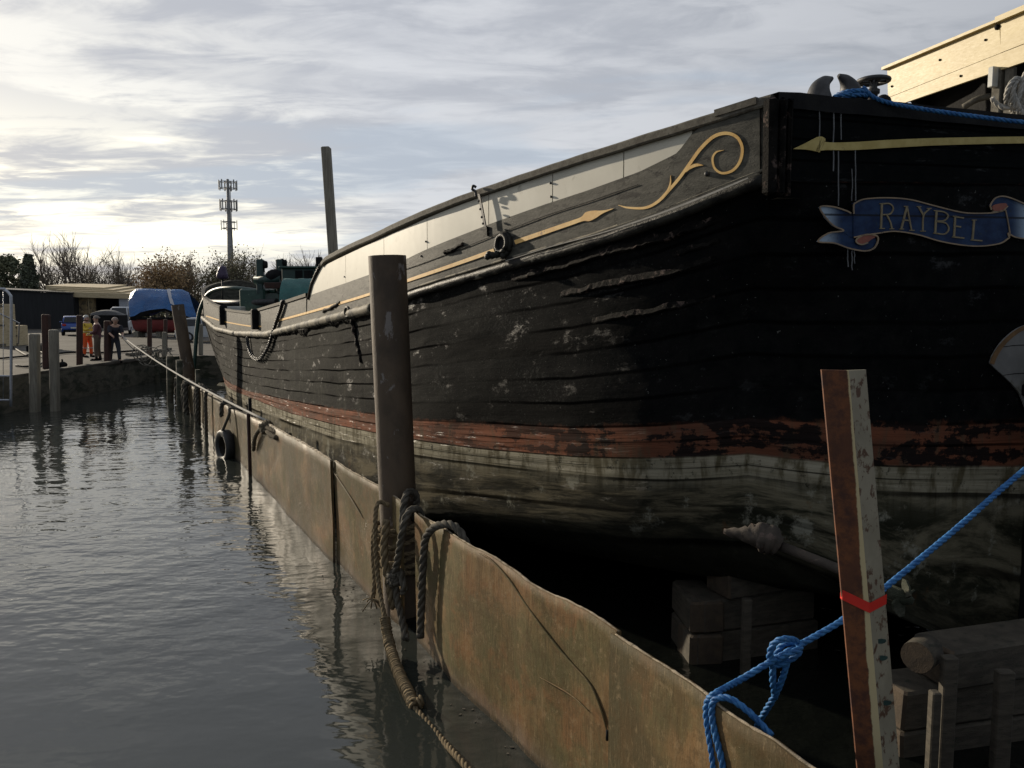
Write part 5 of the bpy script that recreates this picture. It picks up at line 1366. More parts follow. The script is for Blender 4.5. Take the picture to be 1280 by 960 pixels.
mb = MB(); mb.slab([(L0[0], L0[1]-.3, zt0+.12), (L1[0], L1[1]-.3, zt1+.02), (L1[0], L1[1]+8, zt1+.1), (L0[0], L0[1]+8, zt0+.2)], (0, 0, .10)); obj('roof', mb, M_blackpaint, shd)
# timber roofed store with stone pier and dark bay
ls = thing('timber_store', 'open fronted store under a roof of stacked sawn planks', 'store shed', (gx(118, 86), 86, 1))
Yb = 86
for k, (x0, x1, y0, y1, dy) in enumerate([(57, 130, 357, 361, 0), (62, 142, 359.5, 364, -.6), (70, 152, 362, 367, -1.2), (80, 163, 364.5, 370, -1.8)]):
    a = at(x0, y0, Yb+dy); b = at(x1, y0+2, Yb+dy); c1 = at(x0, y1+1, Yb+dy); mb = MB()
    mb.slab([(a.x, Yb+dy, a.z), (b.x, Yb+dy, b.z-.05), (b.x, Yb+dy+5, b.z+.4), (a.x, Yb+dy+5, a.z+.4)], (0, 0, -(a.z-c1.z))); obj('plank_layer', mb, M_plank, ls)
M_stone = pm('rough_ochre_stone', (.20, .15, .075), (.30, .23, .125), 1.6, .9, bump=1.0, bdist=.08, c3=(.09, .07, .045), t3=(.5, .6), s3=2.6)
def yb(name, x0, x1, y0, y1, Y, mat, parent, d=.4):
    a = at(x0, y0, Y); b = at(x1, y1, Y); mb = MB(); mb.box(((a.x+b.x)/2, Y+d/2, (a.z+b.z)/2), (b.x-a.x, d, a.z-b.z), bev=.01); return obj(name, mb, mat, parent)
yb('stone_pier', 93.5, 118.5, 369, 403, 85, M_stone, ls)
yb('pier_batten', 110, 111.6, 371, 392, 84.9, M_plank, ls, .08)
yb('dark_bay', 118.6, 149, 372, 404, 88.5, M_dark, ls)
yb('bay_lintel', 118, 150, 369.5, 371, 85.2, M_plank, ls, .3)
yb('door_panel', 148.5, 160, 371, 403, 85, M_steel, ls)
# low covered trailer behind the men
yb_ = lambda *a, **k: yb(*a, **k)
tr = thing('dark_trailer', 'low dark trailer with grey rounded cover behind the standing men', 'trailer', (gx(131, 62), 62, 1))
a = at(114, 394, 62); b = at(150, 410, 62); mb = MB(); mb.box(((a.x+b.x)/2, 62.6, (a.z+b.z)/2), (b.x-a.x, 1.5, a.z-b.z), bev=.03); obj('body', mb, M_dark, tr)
mb = MB(); rows = []
for i in range(13):
    x = a.x+(b.x-a.x)*i/12; hgt = .42*math.sin(math.pi*min(1, i/12*.9+.1))**.5; rows.append([Vector((x, 61.8, a.z)), Vector((x, 62.0, a.z+hgt*.7)), Vector((x, 62.6, a.z+hgt)), Vector((x, 63.3, a.z))])
mb.quadgrid(rows, 0, True); obj('cover', mb, M_paletarp if False else M_greysteel, tr)
for x in (120, 144):
    c = at(x, 413, 61.8); mb = MB(); mb.tube([c, c+Vector((0, .25, 0))], .33, 14); w_ = obj('wheel', mb, M_rubber, tr)
    w_.location.z += 1.33-c.z

# vehicle builder: side profile lofted across the width
def loft_car(name, label, cat, loc, rz, L, Wd, body_prof, roof_prof, bmat, group=None, wheel_r=.31, wheels=(.19, .80), van=False):
    t = thing(name, label, cat, loc, group); t.rotation_euler = (0, 0, rz)
    def part(nm, mb, mat, par=None): 
        me_o = obj(nm, MBshift(mb), mat, par or t) ; return me_o
    base = world_base(t)
    def MBshift(mb):
        mb.v = [(x+base.x, y+base.y, z+base.z) for x, y, z in mb.v]; return mb
    # body: profile (x along length, z) with side tuck
    def loft(prof, w_at):
        mb = MB(); rows = []
        for k, s_ in enumerate((-1, -.93, 0, .93, 1)):
            r = []
            for x, z in prof:
                w2 = w_at(z); e = .0
                y = s_*w2/2; zz = z-(.045 if abs(s_) == 1 else 0)*(1 if z > .5 else 0)
                r.append(Vector((x, y, zz)))
            rows.append(r)
        mb.quadgrid(rows, 0, True, closed=True); mb.face(rows[0]); mb.face(list(reversed(rows[-1]))); return mb
    body = part('body', loft(body_prof, lambda z: Wd*(1-.05*abs(z-.6))), bmat)
    part('cabin_shell', loft(roof_prof, lambda z: Wd*(.94-.24*max(0, z-.9))), bmat)
    # windows: rear, side
    zs0 = min(z for x, z in roof_prof); zt_ = max(z for x, z in roof_prof)
    def wy(z): return Wd*(.94-.24*max(0, z-.9))/2+.012
    xr = [p for p in roof_prof]
    fr, rr_, tr1, tr2 = roof_prof[-1], roof_prof[0], roof_prof[1], roof_prof[-2]
    for s_ in (-1, 1):
        zl, zh = zs0+.05, zt_-.10
        xa0 = interp2(rr_, tr1, zl)+.18; xa1 = interp2(rr_, tr1, zh)+.15; xb0 = interp2(fr, tr2, zl)-.15; xb1 = interp2(fr, tr2, zh)-.1
        mid = (xa0+xb0)/2
        for (p, q2, p1, q1_) in ((xa0, mid-.04, xa1, mid-.04), (mid+.04, xb0, mid+.04, xb1)):
            mb = MB(); mb.slab([(p, s_*wy(zl), zl), (q2, s_*wy(zl), zl), (q1_, s_*wy(zh), zh), (p1, s_*wy(zh), zh)], (0, s_*.012, 0)); part('side_window', mb, M_glass)
    for (c0, c1_, nm, sx) in ((rr_, tr1, 'rear_window', -1), (fr, tr2, 'windscreen', 1)):
        zl, zh = zs0+.07, zt_-.09; x0 = interp2(c0, c1_, zl); x1 = interp2(c0, c1_, zh); w0, w1 = wy(zl)-.12, wy(zh)-.10
        mb = MB(); mb.slab([(x0+sx*.006, -w0, zl), (x0+sx*.006, w0, zl), (x1+sx*.006, w1, zh), (x1+sx*.006, -w1, zh)], (sx*.014, 0, .005)); part(nm, mb, M_glass)
    xmin = min(x for x, z in body_prof); xmax = max(x for x, z in body_prof)
    for s_ in (-1, 1):
        mb = MB(); mb.box((xmin+.06, s_*(Wd/2-.20), .82), (.14, .26, .17), bev=.03); part('tail_light', mb, M_lampred)
        mb = MB(); mb.box((xmax-.10, s_*(Wd/2-.25), .66), (.16, .32, .13), bev=.03); part('headlight', mb, M_vanwhite)
        mb = MB(); mb.box((interp2(fr, tr2, zs0+.1)-.25, s_*(Wd/2+.07), zs0+.08), (.12, .16, .11), bev=.03); part('door_mirror', mb, bmat)
    mb = MB(); mb.box((xmin-.005, 0, .60), (.02, .50, .11)); part('number_plate', mb, M_plate)
    mb = MB(); mb.box((xmin+.02, 0, .36), (.12, Wd*.86, .16), bev=.03); part('bumper', mb, M_dark)
    for fx in wheels:
        for s_ in (-1, 1):
            x = xmin+(xmax-xmin)*fx; y = s_*(Wd/2-.09)
            mb = MB(); mb.tube([Vector((x, y-.105, wheel_r)), Vector((x, y-.08, wheel_r)), Vector((x, y+.08, wheel_r)), Vector((x, y+.105, wheel_r))], [wheel_r*.9, wheel_r, wheel_r, wheel_r*.9], 20); w_ = part('wheel', mb, M_rubber)
            mb = MB(); mb.tube([Vector((x, y+s_*.10, wheel_r)), Vector((x, y+s_*.115, wheel_r))], wheel_r*.60, 14); obj('rim', MBshift(mb), M_steel, w_)
    return t
def interp2(a, b, z): return a[0]+(b[0]-a[0])*(z-a[1])/(b[1]-a[1])
cb_prof = [(-2.0, .30), (-2.05, .55), (-1.98, .92), (-1.6, .97), (.75, .97), (1.75, .80), (2.02, .62), (2.03, .30)]
cr_prof = [(-1.95, .94), (-1.55, 1.42), (-1.1, 1.50), (-.1, 1.49), (.25, 1.40), (1.0, .94)]
cp_ = at(85, 418, 62); loft_car('parked_car', 'blue hatchback car parked in the yard, seen from behind', 'car', (cp_.x, 63, 1.0), R(118), 4.1, 1.76, cb_prof, cr_prof, M_carblue)
vb = [(-2.3, .35), (-2.35, .7), (-2.3, 1.05), (-1, 1.10), (1.55, 1.10), (2.2, .95), (2.35, .65), (2.35, .35)]
vr = [(-2.28, 1.06), (-2.2, 2.10), (-1.9, 2.2), (.6, 2.2), (.95, 2.1), (1.75, 1.08)]
vp = at(158, 418, 66); loft_car('parked_van', 'pale grey van parked between the store and the red boat', 'van', (vp.x-.3, 66, 1.0), R(-75), 4.7, 1.85, vb, vr, M_vanwhite, van=True)
vp = at(256, 445, 48); 
# low pale car glimpsed between pile and barge bow
vp = at(243, 410, 50); loft_car('parked_car', 'silver car glimpsed between the leaning pile and the barge bow', 'car', (vp.x+.6, 51, 1.0), R(20), 4.1, 1.76, cb_prof, cr_prof, M_vanwhite)

# red boat under a blue tarpaulin, standing on chocks
rb = thing('covered_boat', 'faded red boat under a blue tarpaulin propped up in the yard', 'boat', (gx(203, 58), 58, 1))
xa, xb = gx(163, 58), gx(246, 58); zt_ = at(200, 398, 58).z; zk = 1.25
mb = MB(); rows = []
for i in range(15):
    f = i/14; x = xa+(xb-xa)*f; wv = 1.5*(math.sin(math.pi*min(1, (f*.85+.15)))**.55)+.08; rows.append([Vector((x+(f-.5)*.3, 59.4-wv, zt_)), Vector((x, 59.4-wv*.96, zt_-.75)), Vector((x-(f-.5)*.5, 59.4-wv*.55, zk+.1)), Vector((x-(f-.5)*.6, 59.4, zk)), Vector((x-(f-.5)*.5, 59.4+wv*.55, zk+.1)), Vector((x, 59.4+wv*.96, zt_-.75)), Vector((x+(f-.5)*.3, 59.4+wv, zt_))])
mb.quadgrid(rows, 0, True); mb.face(rows[0]); mb.face(rows[-1]); obj('boat_hull', mb, M_redhull, rb)
mb = MB(); P = [r[0]+Vector((0, -.03, 0)) for r in rows]; mb.tube(P, .10, 6); obj('rubbing_band', mb, M_dark, rb)
mb = MB(); mb.slab([rows[0][0], rows[7][0], rows[14][0], rows[14][6], rows[7][6], rows[0][6]], (0, 0, .02)); obj('boat_deck', mb, M_dark, rb)
# tarpaulin
def trow(x, ylow, ytop, shift=0):
    P0 = at(x, ylow, 57.7); P1 = at(x+shift, ytop, 59.4); a = Vector((P0.x, 57.7, P0.z)); b = Vector((P1.x, 59.4, P1.z)); c = Vector((P0.x, 61.0, P0.z)); n = 8
    r = []
    for j in range(n+1): f = j/n; p = a.lerp(b, f); p.z += .16*math.sin(math.pi*f)+.10*mnoise.noise(Vector((x*.2, f*3, 0))); p.y -= .18*math.sin(math.pi*f); r.append(p)
    for j in range(1, n+1): r.append(b.lerp(c, j/n))
    return r
tr_ = [(162, 396, 366, 1), (168, 394, 361, 2), (176, 390, 360.5, 2), (186, 388, 361.5, 2), (198, 386.5, 362, 0), (206, 386, 362, -2), (214, 388, 362, -4), (224, 392, 362, -6), (236, 396, 361.5, -9), (248, 400, 366, -12)]
mb = MB(); rows = [trow(*r) for r in tr_]
mb.quadgrid(rows, 0, True)
tpn = obj('tarpaulin', mb, M_bluetarp, rb)
mb = MB(); mb.quadgrid([[p+Vector((0, -.05, .03)) for p in trow(x, y0, y1, s_)[2:9]] for x, y0, y1, s_ in [(216, 388, 362, -7), (222, 391, 362, -9)]], 0, True); obj('pale_strip', mb, M_paletarp, tpn)
mb = MB(); P = [trow(x, y0, y1, s_)[0] for x, y0, y1, s_ in tr_]; mb.quadgrid([P, [p-Vector((0, -.1, .25+.1*math.sin(i))) for i, p in enumerate(P)]], 0, True); obj('tarp_skirt', mb, M_dark, tpn)
mb = MB(); e = trow(*tr_[0]); mb.face([e[0], e[8], e[16]], 0); obj('dark_end', mb, M_dark, tpn)
for x in (172, 200, 232):
    c = at(x, 421, 58.6); mb = MB(); mb.box((c.x, 58.9, 1.2), (.35, 1.2, .4), bev=.02); tag(obj('boat_chock', mb, M_timb, base=(c.x, 58.9, 1.0)), {172: 'wooden chock under the left end of the covered red boat', 200: 'wooden chock under the middle of the covered red boat', 232: 'wooden chock under the right end of the covered red boat'}[x], 'chock', 'chocks under the red boat')
# galvanised rail panel at the left edge
rl = thing('tubular_rail', 'galvanised round cornered rail panel at the left edge of the quay', 'barrier', tuple(at(0, 500, 22.6)))
mb = MB(); mb.tube(catmull([at(-70, 361, 22.6), at(-2, 361, 22.6), at(6, 362.5, 22.6), at(12, 368, 22.6), at(14, 378, 22.6), at(14, 440, 22.6), at(13.5, 508, 22.6)], 6), .038, 10); obj('hoop', mb, M_steel, rl)
for x in range(-66, 10, 7):
    mb = MB(); mb.tube([at(x, 361, 22.6), at(x, 500, 22.6)], .009, 5); obj('rail_bar', mb, M_steel, rl)
for y in (470, 500):
    mb = MB(); mb.tube([at(-70, y, 22.6), at(14, y, 22.6)], .025, 8); obj('cross_rail', mb, M_steel, rl)
mb = MB(); mb.tube([at(0, 392, 22.7), at(24, 404, 25.5), at(23, 430, 25.8)], .02, 6); obj('stay', mb, M_steel, rl)
# timber crates
for (x0, x1, y0, y1, Y, lb) in [(-30, 7, 380, 425, 44, 'tall plywood crate behind the tubular rail'), (8, 22, 407, 424, 45, 'low crate right beside the tall plywood crate')]:
    a = at(x0, y0, Y); b = at(x1, y1, Y); mb = MB(); mb.box(((a.x+b.x)/2, Y+.5, (a.z+1.0)/2+0), (b.x-a.x, 1, a.z-1.0), bev=.02)
    cr = obj('wooden_crate', mb, M_plank, base=((a.x+b.x)/2, Y+.5, 1)); tag(cr, lb, 'crate')
    for k in range(3):
        mb = MB(); z = 1.1+(a.z-1.2)*k/2; mb.box(((a.x+b.x)/2, Y-.02, z), (b.x-a.x, .05, .09)); obj('slat', mb, M_cap, cr)
# hoses and planks on the quay
def hose(pts, r, lb, mat=M_dark, z=1.02, nm='hose', cat='hose'):
    mb = MB(); P = catmull([atz(x, y, z+r) for x, y in pts], 8); mb.tube(P, r, 7); tag(obj(nm, mb, mat, base=tuple(P[0])), lb, cat)
hose([(14, 432), (26, 440), (36, 444), (50, 440), (60, 443), (80, 441), (100, 440), (122, 441), (160, 439), (184, 437)], .045, 'black hose snaking across the quay behind the posts')
hose([(0, 448), (22, 446), (40, 445), (56, 447), (52, 454), (40, 458), (20, 457)], .04, 'black cable lying near the pale timber posts')
for (px0, py0, px1, py1, w_, h_, lb) in [(160, 443, 212, 436, .25, .12, 'plank lying along the quay at the creek head'), (40, 436, 62, 432, .5, .3, 'dark heap of timber beside the red brown post')]:
    a = atz(px0, py0, 1.02+h_/2); b = atz(px1, py1, 1.02+h_/2); mb = MB(); mb.box((a+b)/2, ((b-a).length, w_, h_), rot=math.atan2((b-a).y, (b-a).x), bev=.02)
    tag(obj('loose_plank', mb, M_cap if px0 > 100 else M_dark, base=tuple((a+b)/2)), lb, 'plank')
# wire frame litter at creek head
mb = MB(); c = atz(192, 444, 1.3)
for k in range(7): mb.tube(ring_pts(c+Vector((random.uniform(-.6, .6), random.uniform(-.2, .2), random.uniform(-.1, .1))), random.uniform(.2, .4), 12, (random.uniform(-.5, .5), -1, random.uniform(-.5, .5))), .018, 5)
tag(obj('wire_coil', mb, M_timb, base=tuple(c)), 'tangled coil of pale wire on the creek head beside the slim brown post', 'wire')
mb = MB(); c = atz(78, 456, 1.12); mb.sphere(c, .13, 0, 12, 8, (1.3, 1, .9)); mb.tube([c+Vector((0,0,.1)), c+Vector((0,0,.2))], .03, 8); tag(obj('round_float', mb, M_dark, base=tuple(c)), 'small dark round float lying on the quay edge', 'float')

# ================================================================== MAST
M_mast = pm('pale_mast_steel', (.20, .20, .20), (.27, .27, .27), 3, .6, bump=0)
tm = thing('phone_mast', 'tall grey monopole mast with three rings of antennas', 'mast', (gx(287, 205), 205, .9))
MY = 205
def mz(y): return at(287, y, MY).z
mx_ = at(287, 300, MY).x
mb = MB(); mb.tube([Vector((mx_, MY, .9)), Vector((mx_, MY, mz(330))), Vector((mx_, MY, mz(224)))], [.95, .75, .33], 12); obj('pole', mb, M_mast, tm)
for (y0, y1, w_, n) in [(225, 238, 2.0, 9), (249, 264, 1.9, 9), (275, 288, 1.7, 6)]:
    z0, z1 = mz(y1), mz(y0); mb = MB(); c = Vector((mx_, MY, (z0+z1)/2))
    for z in (z0+.5, z1-.5): mb.tube(ring_pts((mx_, MY, z), w_, 14), .07, 5)
    for k in range(6):
        an = k*math.pi/3+.3
        for z in (z0+.5, z1-.5): mb.tube([Vector((mx_, MY, z)), Vector((mx_+math.cos(an)*w_, MY+math.sin(an)*w_, z))], .06, 4)
    obj('headframe', mb, M_mast, tm)
    for k in range(n):
        an = 2*math.pi*k/n+.15; c = Vector((mx_+math.cos(an)*(w_+.2), MY+math.sin(an)*(w_+.2), (z0+z1)/2)); mb = MB(); mb.box(c, (.18, .30 if n > 6 else .12, (z1-z0)*.95), rot=an, bev=.03); obj('antenna_panel', mb, M_mast if n > 6 else M_mast, tm)
mb = MB(); mb.tube([Vector((mx_+.75, MY, mz(325))), Vector((mx_+.55, MY, mz(232)))], .09, 5); obj('cable_run', mb, M_mast, tm)

# ================================================================== TREES
def bare_tree(px, Y, ytop, label, spread=.8, seed=1, mat=M_bark, leaves=None, leafmat=None, kind='bare_tree', stems=1, group=None, dens=3):
    rnd = random.Random(seed); base = Vector((gx(px, Y), Y, .95)); H = at(px, ytop, Y).z-.95
    t = thing(kind, label, 'tree', tuple(base), group); trunk = MB(); crown = MB(); tips = []
    def grow(p, d, L, r, lv):
        nseg = 3 if lv < 3 else 2; q = p; pts = [p]; rad = [r]
        for i in range(nseg):
            d = (d+Vector((rnd.gauss(0, .12), rnd.gauss(0, .12), rnd.gauss(.04, .08)))).normalized(); q = q+d*L/nseg; pts.append(q); rad.append(r*(1-.35*(i+1)/nseg))
        (trunk if lv == 0 else crown).tube(pts, rad, 6 if lv < 2 else 3, caps=False)
        if lv >= 5: tips.append(q); return
        if lv >= 2: tips.append(q)
        nb = dens+(1 if lv < 2 else 0) if lv < 4 else dens
        for k in range(nb):
            f = rnd.uniform(.35, 1.0) if k else 1.0; pp = pts[min(int(f*nseg), nseg)]
            an = rnd.uniform(0, 2*math.pi); tilt = rnd.uniform(.30, .95)*spread if k else rnd.uniform(.05, .30)
            a = d.orthogonal().normalized(); b = d.cross(a); nd = (d*math.cos(tilt)+(a*math.cos(an)+b*math.sin(an))*math.sin(tilt)); nd.z += .10
            grow(pp, nd.normalized(), L*rnd.uniform(.66, .86), max(r*.60, .017), lv+1)
    for s_ in range(stems):
        off = Vector((rnd.uniform(-.8, .8), rnd.uniform(-.8, .8), 0)) if s_ else Vector()
        grow(base+off, Vector((rnd.uniform(-.12, .12)*stems, 0, 1)).normalized(), H*.26, H*.016+.03, 0)
    # scale to height
    zmax = max(v[2] for v in crown.v); k = H/(zmax-base.z)
    for m in (trunk, crown): m.v = [(base.x+(x-base.x)*k, base.y+(y-base.y)*k, base.z+(z-base.z)*k) for x, y, z in m.v]
    obj('trunk', trunk, mat, t); obj('crown', crown, mat, t)
    if leaves:
        lm = MB()
        for tp0 in tips:
            c0 = base+(tp0-base)*k
            for _ in range(leaves):
                c = c0+Vector((rnd.gauss(0, .45), rnd.gauss(0, .45), rnd.gauss(0, .4))); a = Vector((rnd.gauss(0, 1), rnd.gauss(0, 1), rnd.gauss(0, 1))).normalized(); b = a.orthogonal().normalized(); s_ = rnd.uniform(.06, .15)
                lm.face([c+a*s_, c+b*s_, c-a*s_, c-b*s_], rnd.choice((0, 0, 1)))
        obj('leaves', lm, leafmat, t)
    return t
M_leafA = pm('autumn_leaf', (.30, .20, .09), (.38, .25, .12), 2, .8, bump=0); M_leafA2 = pm('autumn_leaf_brown', (.20, .135, .075), (.26, .17, .095), 2, .8, bump=0)
M_leafG = pm('dull_green_leaf', (.13, .135, .075), (.19, .19, .11), 2, .8, bump=0); M_leafG2 = pm('olive_leaf', (.14, .125, .065), (.19, .16, .085), 2, .8, bump=0)
M_leafD = pm('conifer_green', (.075, .09, .055), (.11, .125, .075), 2, .8, bump=0); M_leafD2 = pm('conifer_dark', (.055, .065, .045), (.08, .09, .06), 2, .8, bump=0)
GT = 'bare winter trees behind the yard'
bare_tree(76, 118, 286, 'broad bare tree behind the black shed, left of a pair', .85, 3, group=GT, stems=2)
bare_tree(104, 122, 288, 'broad bare tree behind the plank roof, right of a pair', .85, 5, group=GT, stems=2)
bare_tree(148, 125, 306, 'smaller bare tree between the broad pair and the autumn tree', .8, 8, group=GT, stems=2)
bare_tree(163, 130, 325, 'low bare thicket tree left of the autumn tree', .9, 9, group=GT, stems=2)
bare_tree(200, 112, 310, 'russet autumn tree behind the blue tarpaulin', .8, 12, leaves=5, leafmat=[M_leafA, M_leafA2], kind='autumn_tree', stems=2)
bare_tree(222, 120, 312, 'thinning brown tree right of the russet autumn tree', .8, 14, leaves=2, leafmat=[M_leafA2, M_leafG2], kind='autumn_tree', stems=2)
bare_tree(243, 125, 312, 'bare tree just left of the phone mast', .75, 16, leaves=1, leafmat=[M_leafG2, M_leafA2], group=GT, stems=2)
bare_tree(268, 120, 318, 'olive tinged bushy tree at the left of the mast foot', .8, 17, leaves=2, leafmat=[M_leafG2, M_leafG], group=GT, stems=2)
bare_tree(295, 118, 304, 'tangled tree in front of the mast foot', .75, 19, leaves=2, leafmat=[M_leafG2, M_leafG], group=GT, stems=2)
bare_tree(312, 125, 303, 'tall narrow bare tree right of the mast', .6, 21, group=GT, stems=2, mat=M_barkdark)
bare_tree(340, 130, 330, 'low bare tree behind the windlass', .8, 23, group=GT, stems=2)
bare_tree(365, 128, 313, 'fine twigged bare tree behind the deck cabin', .8, 25, group=GT, stems=2)
bare_tree(388, 132, 308, 'bare sapling left of the upright timber baulk', .6, 27, group=GT, stems=2)
bare_tree(430, 128, 330, 'bare tree hidden behind the cream weatherboards', .7, 29, group=GT)
def clump_tree(px, Y, x0, x1, ytop, label, mats, seed, kind='conifer', n=2600, cone=False, leaf=(.06, .20)):
    rnd = random.Random(seed); base = Vector((gx(px, Y), Y, .95)); t = thing(kind, label, 'tree', tuple(base)); H = at(px, ytop, Y).z-.95; W2 = (x1-x0)*Y/F/2
    mb = MB(); P = [base, base+Vector((0, 0, H*.9))]; mb.tube(P, [.25, .05], 8); obj('trunk', mb, M_barkdark, t)
    lm = MB(); cl = []
    for _ in range(240):
        h = rnd.random()**.8; R_ = W2*((1-h)**.7 if cone else math.sqrt(max(0, 1-(h*1.02-.35)**2/.47))); a = rnd.uniform(0, 6.28); q = R_*rnd.uniform(.3, .95); cl.append((base+Vector((math.cos(a)*q, math.sin(a)*q, H*h*.96)), rnd.uniform(.35, 1.1)*W2*.22, rnd.random()))
    for i in range(n):
        c0, r0, sh_ = cl[i % len(cl)]; v = Vector((rnd.gauss(0, 1), rnd.gauss(0, 1), rnd.gauss(0, .8))); c = c0+v*r0*.55; c.z = min(c.z, base.z+H)
        a = Vector((rnd.gauss(0, 1), rnd.gauss(0, 1), rnd.gauss(0, 1))).normalized(); b = a.orthogonal().normalized(); s_ = rnd.uniform(*leaf)
        lm.face([c+a*s_, c+b*s_*.8, c-a*s_, c-b*s_*.8], 0 if sh_ > .5 else 1)
    obj('crown', lm, mats, t)
clump_tree(40, 100, 22, 58, 316, 'dark pointed conifer behind the black shed', [M_leafD, M_leafD2], 31, cone=True, n=9000)
clump_tree(12, 102, -12, 42, 318, 'broad dull green evergreen at the left edge behind the shed', [M_leafG, M_leafD], 33, kind='evergreen_tree', n=12000)
clump_tree(-30, 105, -55, 0, 318, 'evergreen tree mostly outside the frame on the left', [M_leafG, M_leafD], 34, kind='evergreen_tree', n=7000)
# far hedgerow: one mass nobody could count
rnd = random.Random(99); hm = MB()
for i in range(26000):
    x = rnd.uniform(gx(-60, 136), gx(520, 136)); px = 640+x/136*F
    h = 4.2+2.2*mnoise.noise(Vector((x*.12, 0, 0)))+1.2*mnoise.noise(Vector((x*.5, 4, 0)))
    if px > 330: h *= .8
    z = .9+max(.3, h)*rnd.random()**.7; y = 136+rnd.uniform(-2.5, 2.5); c = Vector((x, y, z)); a = Vector((rnd.gauss(0, 1), rnd.gauss(0, 1), rnd.gauss(0, 1))).normalized(); b = a.orthogonal().normalized(); s_ = rnd.uniform(.12, .30)
    hm.face([c+a*s_, c+b*s_*.7, c-a*s_, c-b*s_*.7], rnd.choice((0, 1, 2)))
o = obj('hedgerow', hm, [M_leafG, M_leafG2, M_leafD]); tag(o, 'dull green brown hedgerow along the back of the yard', 'hedge', kind='stuff')

# ================================================================== PEOPLE
def skin_mesh(joints, edges, root=0, sub=1):
    """joints: list of (co, radius)"""
    me = D.meshes.new('tmp'); me.from_pydata([tuple(c) for c, r in joints], edges, []); o = D.objects.new('tmp', me); COL.objects.link(o)
    o.modifiers.new('s', 'SKIN'); me.skin_vertices[0].data
    for i, (c, r) in enumerate(joints):
        rr = r if isinstance(r, tuple) else (r, r); me.skin_vertices[0].data[i].radius = rr; me.skin_vertices[0].data[i].use_root = (i == root)
    sb = o.modifiers.new('d', 'SUBSURF'); sb.levels = sub; sb.render_levels = sub
    dg = bpy.context.evaluated_depsgraph_get(); nm = D.meshes.new_from_object(o.evaluated_get(dg)); D.objects.remove(o)
    for p in nm.polygons: p.use_smooth = True
    return nm
M_skin = pm('skin', (.42, .26, .19), (.46, .29, .21), 6, .6, bump=0)
def person(label, loc, rz, cols, pose):
    t = thing('person', label, 'person', loc); t.rotation_euler = (0, 0, rz)
    lean = pose.get('lean', 0); hipz = .93; sp = lambda h: Vector((math.sin(lean)*h, 0, math.cos(lean)*h))
    hip = Vector((0, 0, hipz)); J = {}
    J['hip'] = (hip, .14); J['waist'] = (hip+sp(.16), .135); J['chest'] = (hip+sp(.38), .165); J['neckb'] = (hip+sp(.54), .085); J['neck'] = (hip+sp(.60), .058)
    hd = hip+sp(.60)+Vector((.02+math.sin(lean)*.05, 0, .075)); J['headl'] = (hd, .078); J['headt'] = (hd+Vector((.0, 0, .09)), .098); J['crown'] = (hd+Vector((-.01, 0, .155)), .07)
    E = [('hip', 'waist'), ('waist', 'chest'), ('chest', 'neckb'), ('neckb', 'neck'), ('neck', 'headl'), ('headl', 'headt'), ('headt', 'crown')]
    for s_, nm in ((1, 'l'), (-1, 'r')):
        fs = pose.get('step', .12)*s_
        J['h'+nm] = (hip+Vector((0, .10*s_, -.05)), .105); J['k'+nm] = (Vector((fs*.6+.03, .12*s_, .50)), .065); J['a'+nm] = (Vector((fs, .13*s_, .10)), .045); J['t'+nm] = (Vector((fs+.15, .15*s_, .04)), .04)
        E += [('hip', 'h'+nm), ('h'+nm, 'k'+nm), ('k'+nm, 'a'+nm), ('a'+nm, 't'+nm)]
        sh_ = hip+sp(.50)+Vector((0, .19*s_, 0)); el, wr = pose['arm'+nm]; el = sh_+Vector(el); wr = el+Vector(wr)
        J['s'+nm] = (sh_, .065); J['e'+nm] = (el, .045); J['w'+nm] = (wr, .030); pdr = (wr-el).normalized(); J['p'+nm] = (wr+pdr*.06, (.038, .020))
        E += [('neckb', 's'+nm), ('s'+nm, 'e'+nm), ('e'+nm, 'w'+nm), ('w'+nm, 'p'+nm)]
    names = list(J); idx = {n: i for i, n in enumerate(names)}
    me = skin_mesh([J[n] for n in names], [(idx[a], idx[b]) for a, b in E], idx['hip'], 2)
    # fingers, nose and ears joined to the same mesh
    bm = bmesh.new(); bm.from_mesh(me)
    def add_tube(P, rr_):
        m = MB(); m.tube(P, rr_, 6)
        vs = [bm.verts.new(v) for v in m.v]
        for f in m.f:
            try: bm.faces.new([vs[k] for k in f])
            except ValueError: pass
    for nm in 'lr':
        pw = J['p'+nm][0]; d = (pw-J['w'+nm][0]).normalized(); sd = d.cross(Vector((0, 1, .1))).normalized(); dn = d.cross(sd)
        for k, L_ in enumerate((.062, .075, .070, .055)):
            b0 = pw+sd*(.027-.018*k); add_tube([b0, b0+d*L_*.5+dn*.012, b0+d*L_*.75+dn*.04], [.010, .009, .007])
        add_tube([J['w'+nm][0]+d*.02+sd*.02, J['w'+nm][0]+d*.05+sd*.05, pw+sd*.05+dn*.02], [.012, .010, .008])
    add_tube([hd+Vector((.08, 0, .09)), hd+Vector((.115, 0, .06)), hd+Vector((.085, 0, .05))], [.010, .016, .010])
    for s_ in (1, -1): add_tube([hd+Vector((0, .088*s_, .04)), hd+Vector((0, .102*s_, .075)), hd+Vector((0, .09*s_, .09))], [.012, .016, .010])
    bm.to_mesh(me); bm.free(); me.name = 'body'; me.materials.append(M_skin)
    b = D.objects.new('body', me); COL.objects.link(b); b.parent = t
    for s_ in (1, -1):
        mb = MB(); c = Vector(loc)+hd+Vector((.088, .033*s_, .085)); mb.sphere(c, .012, 0, 8, 6); obj('eye', mb, M_dark, t)
    mb = MB(); c = Vector(loc)+hd+Vector((.086, 0, .015)); mb.box(c, (.008, .045, .010), bev=.002); obj('mouth', mb, M_lampred, t)
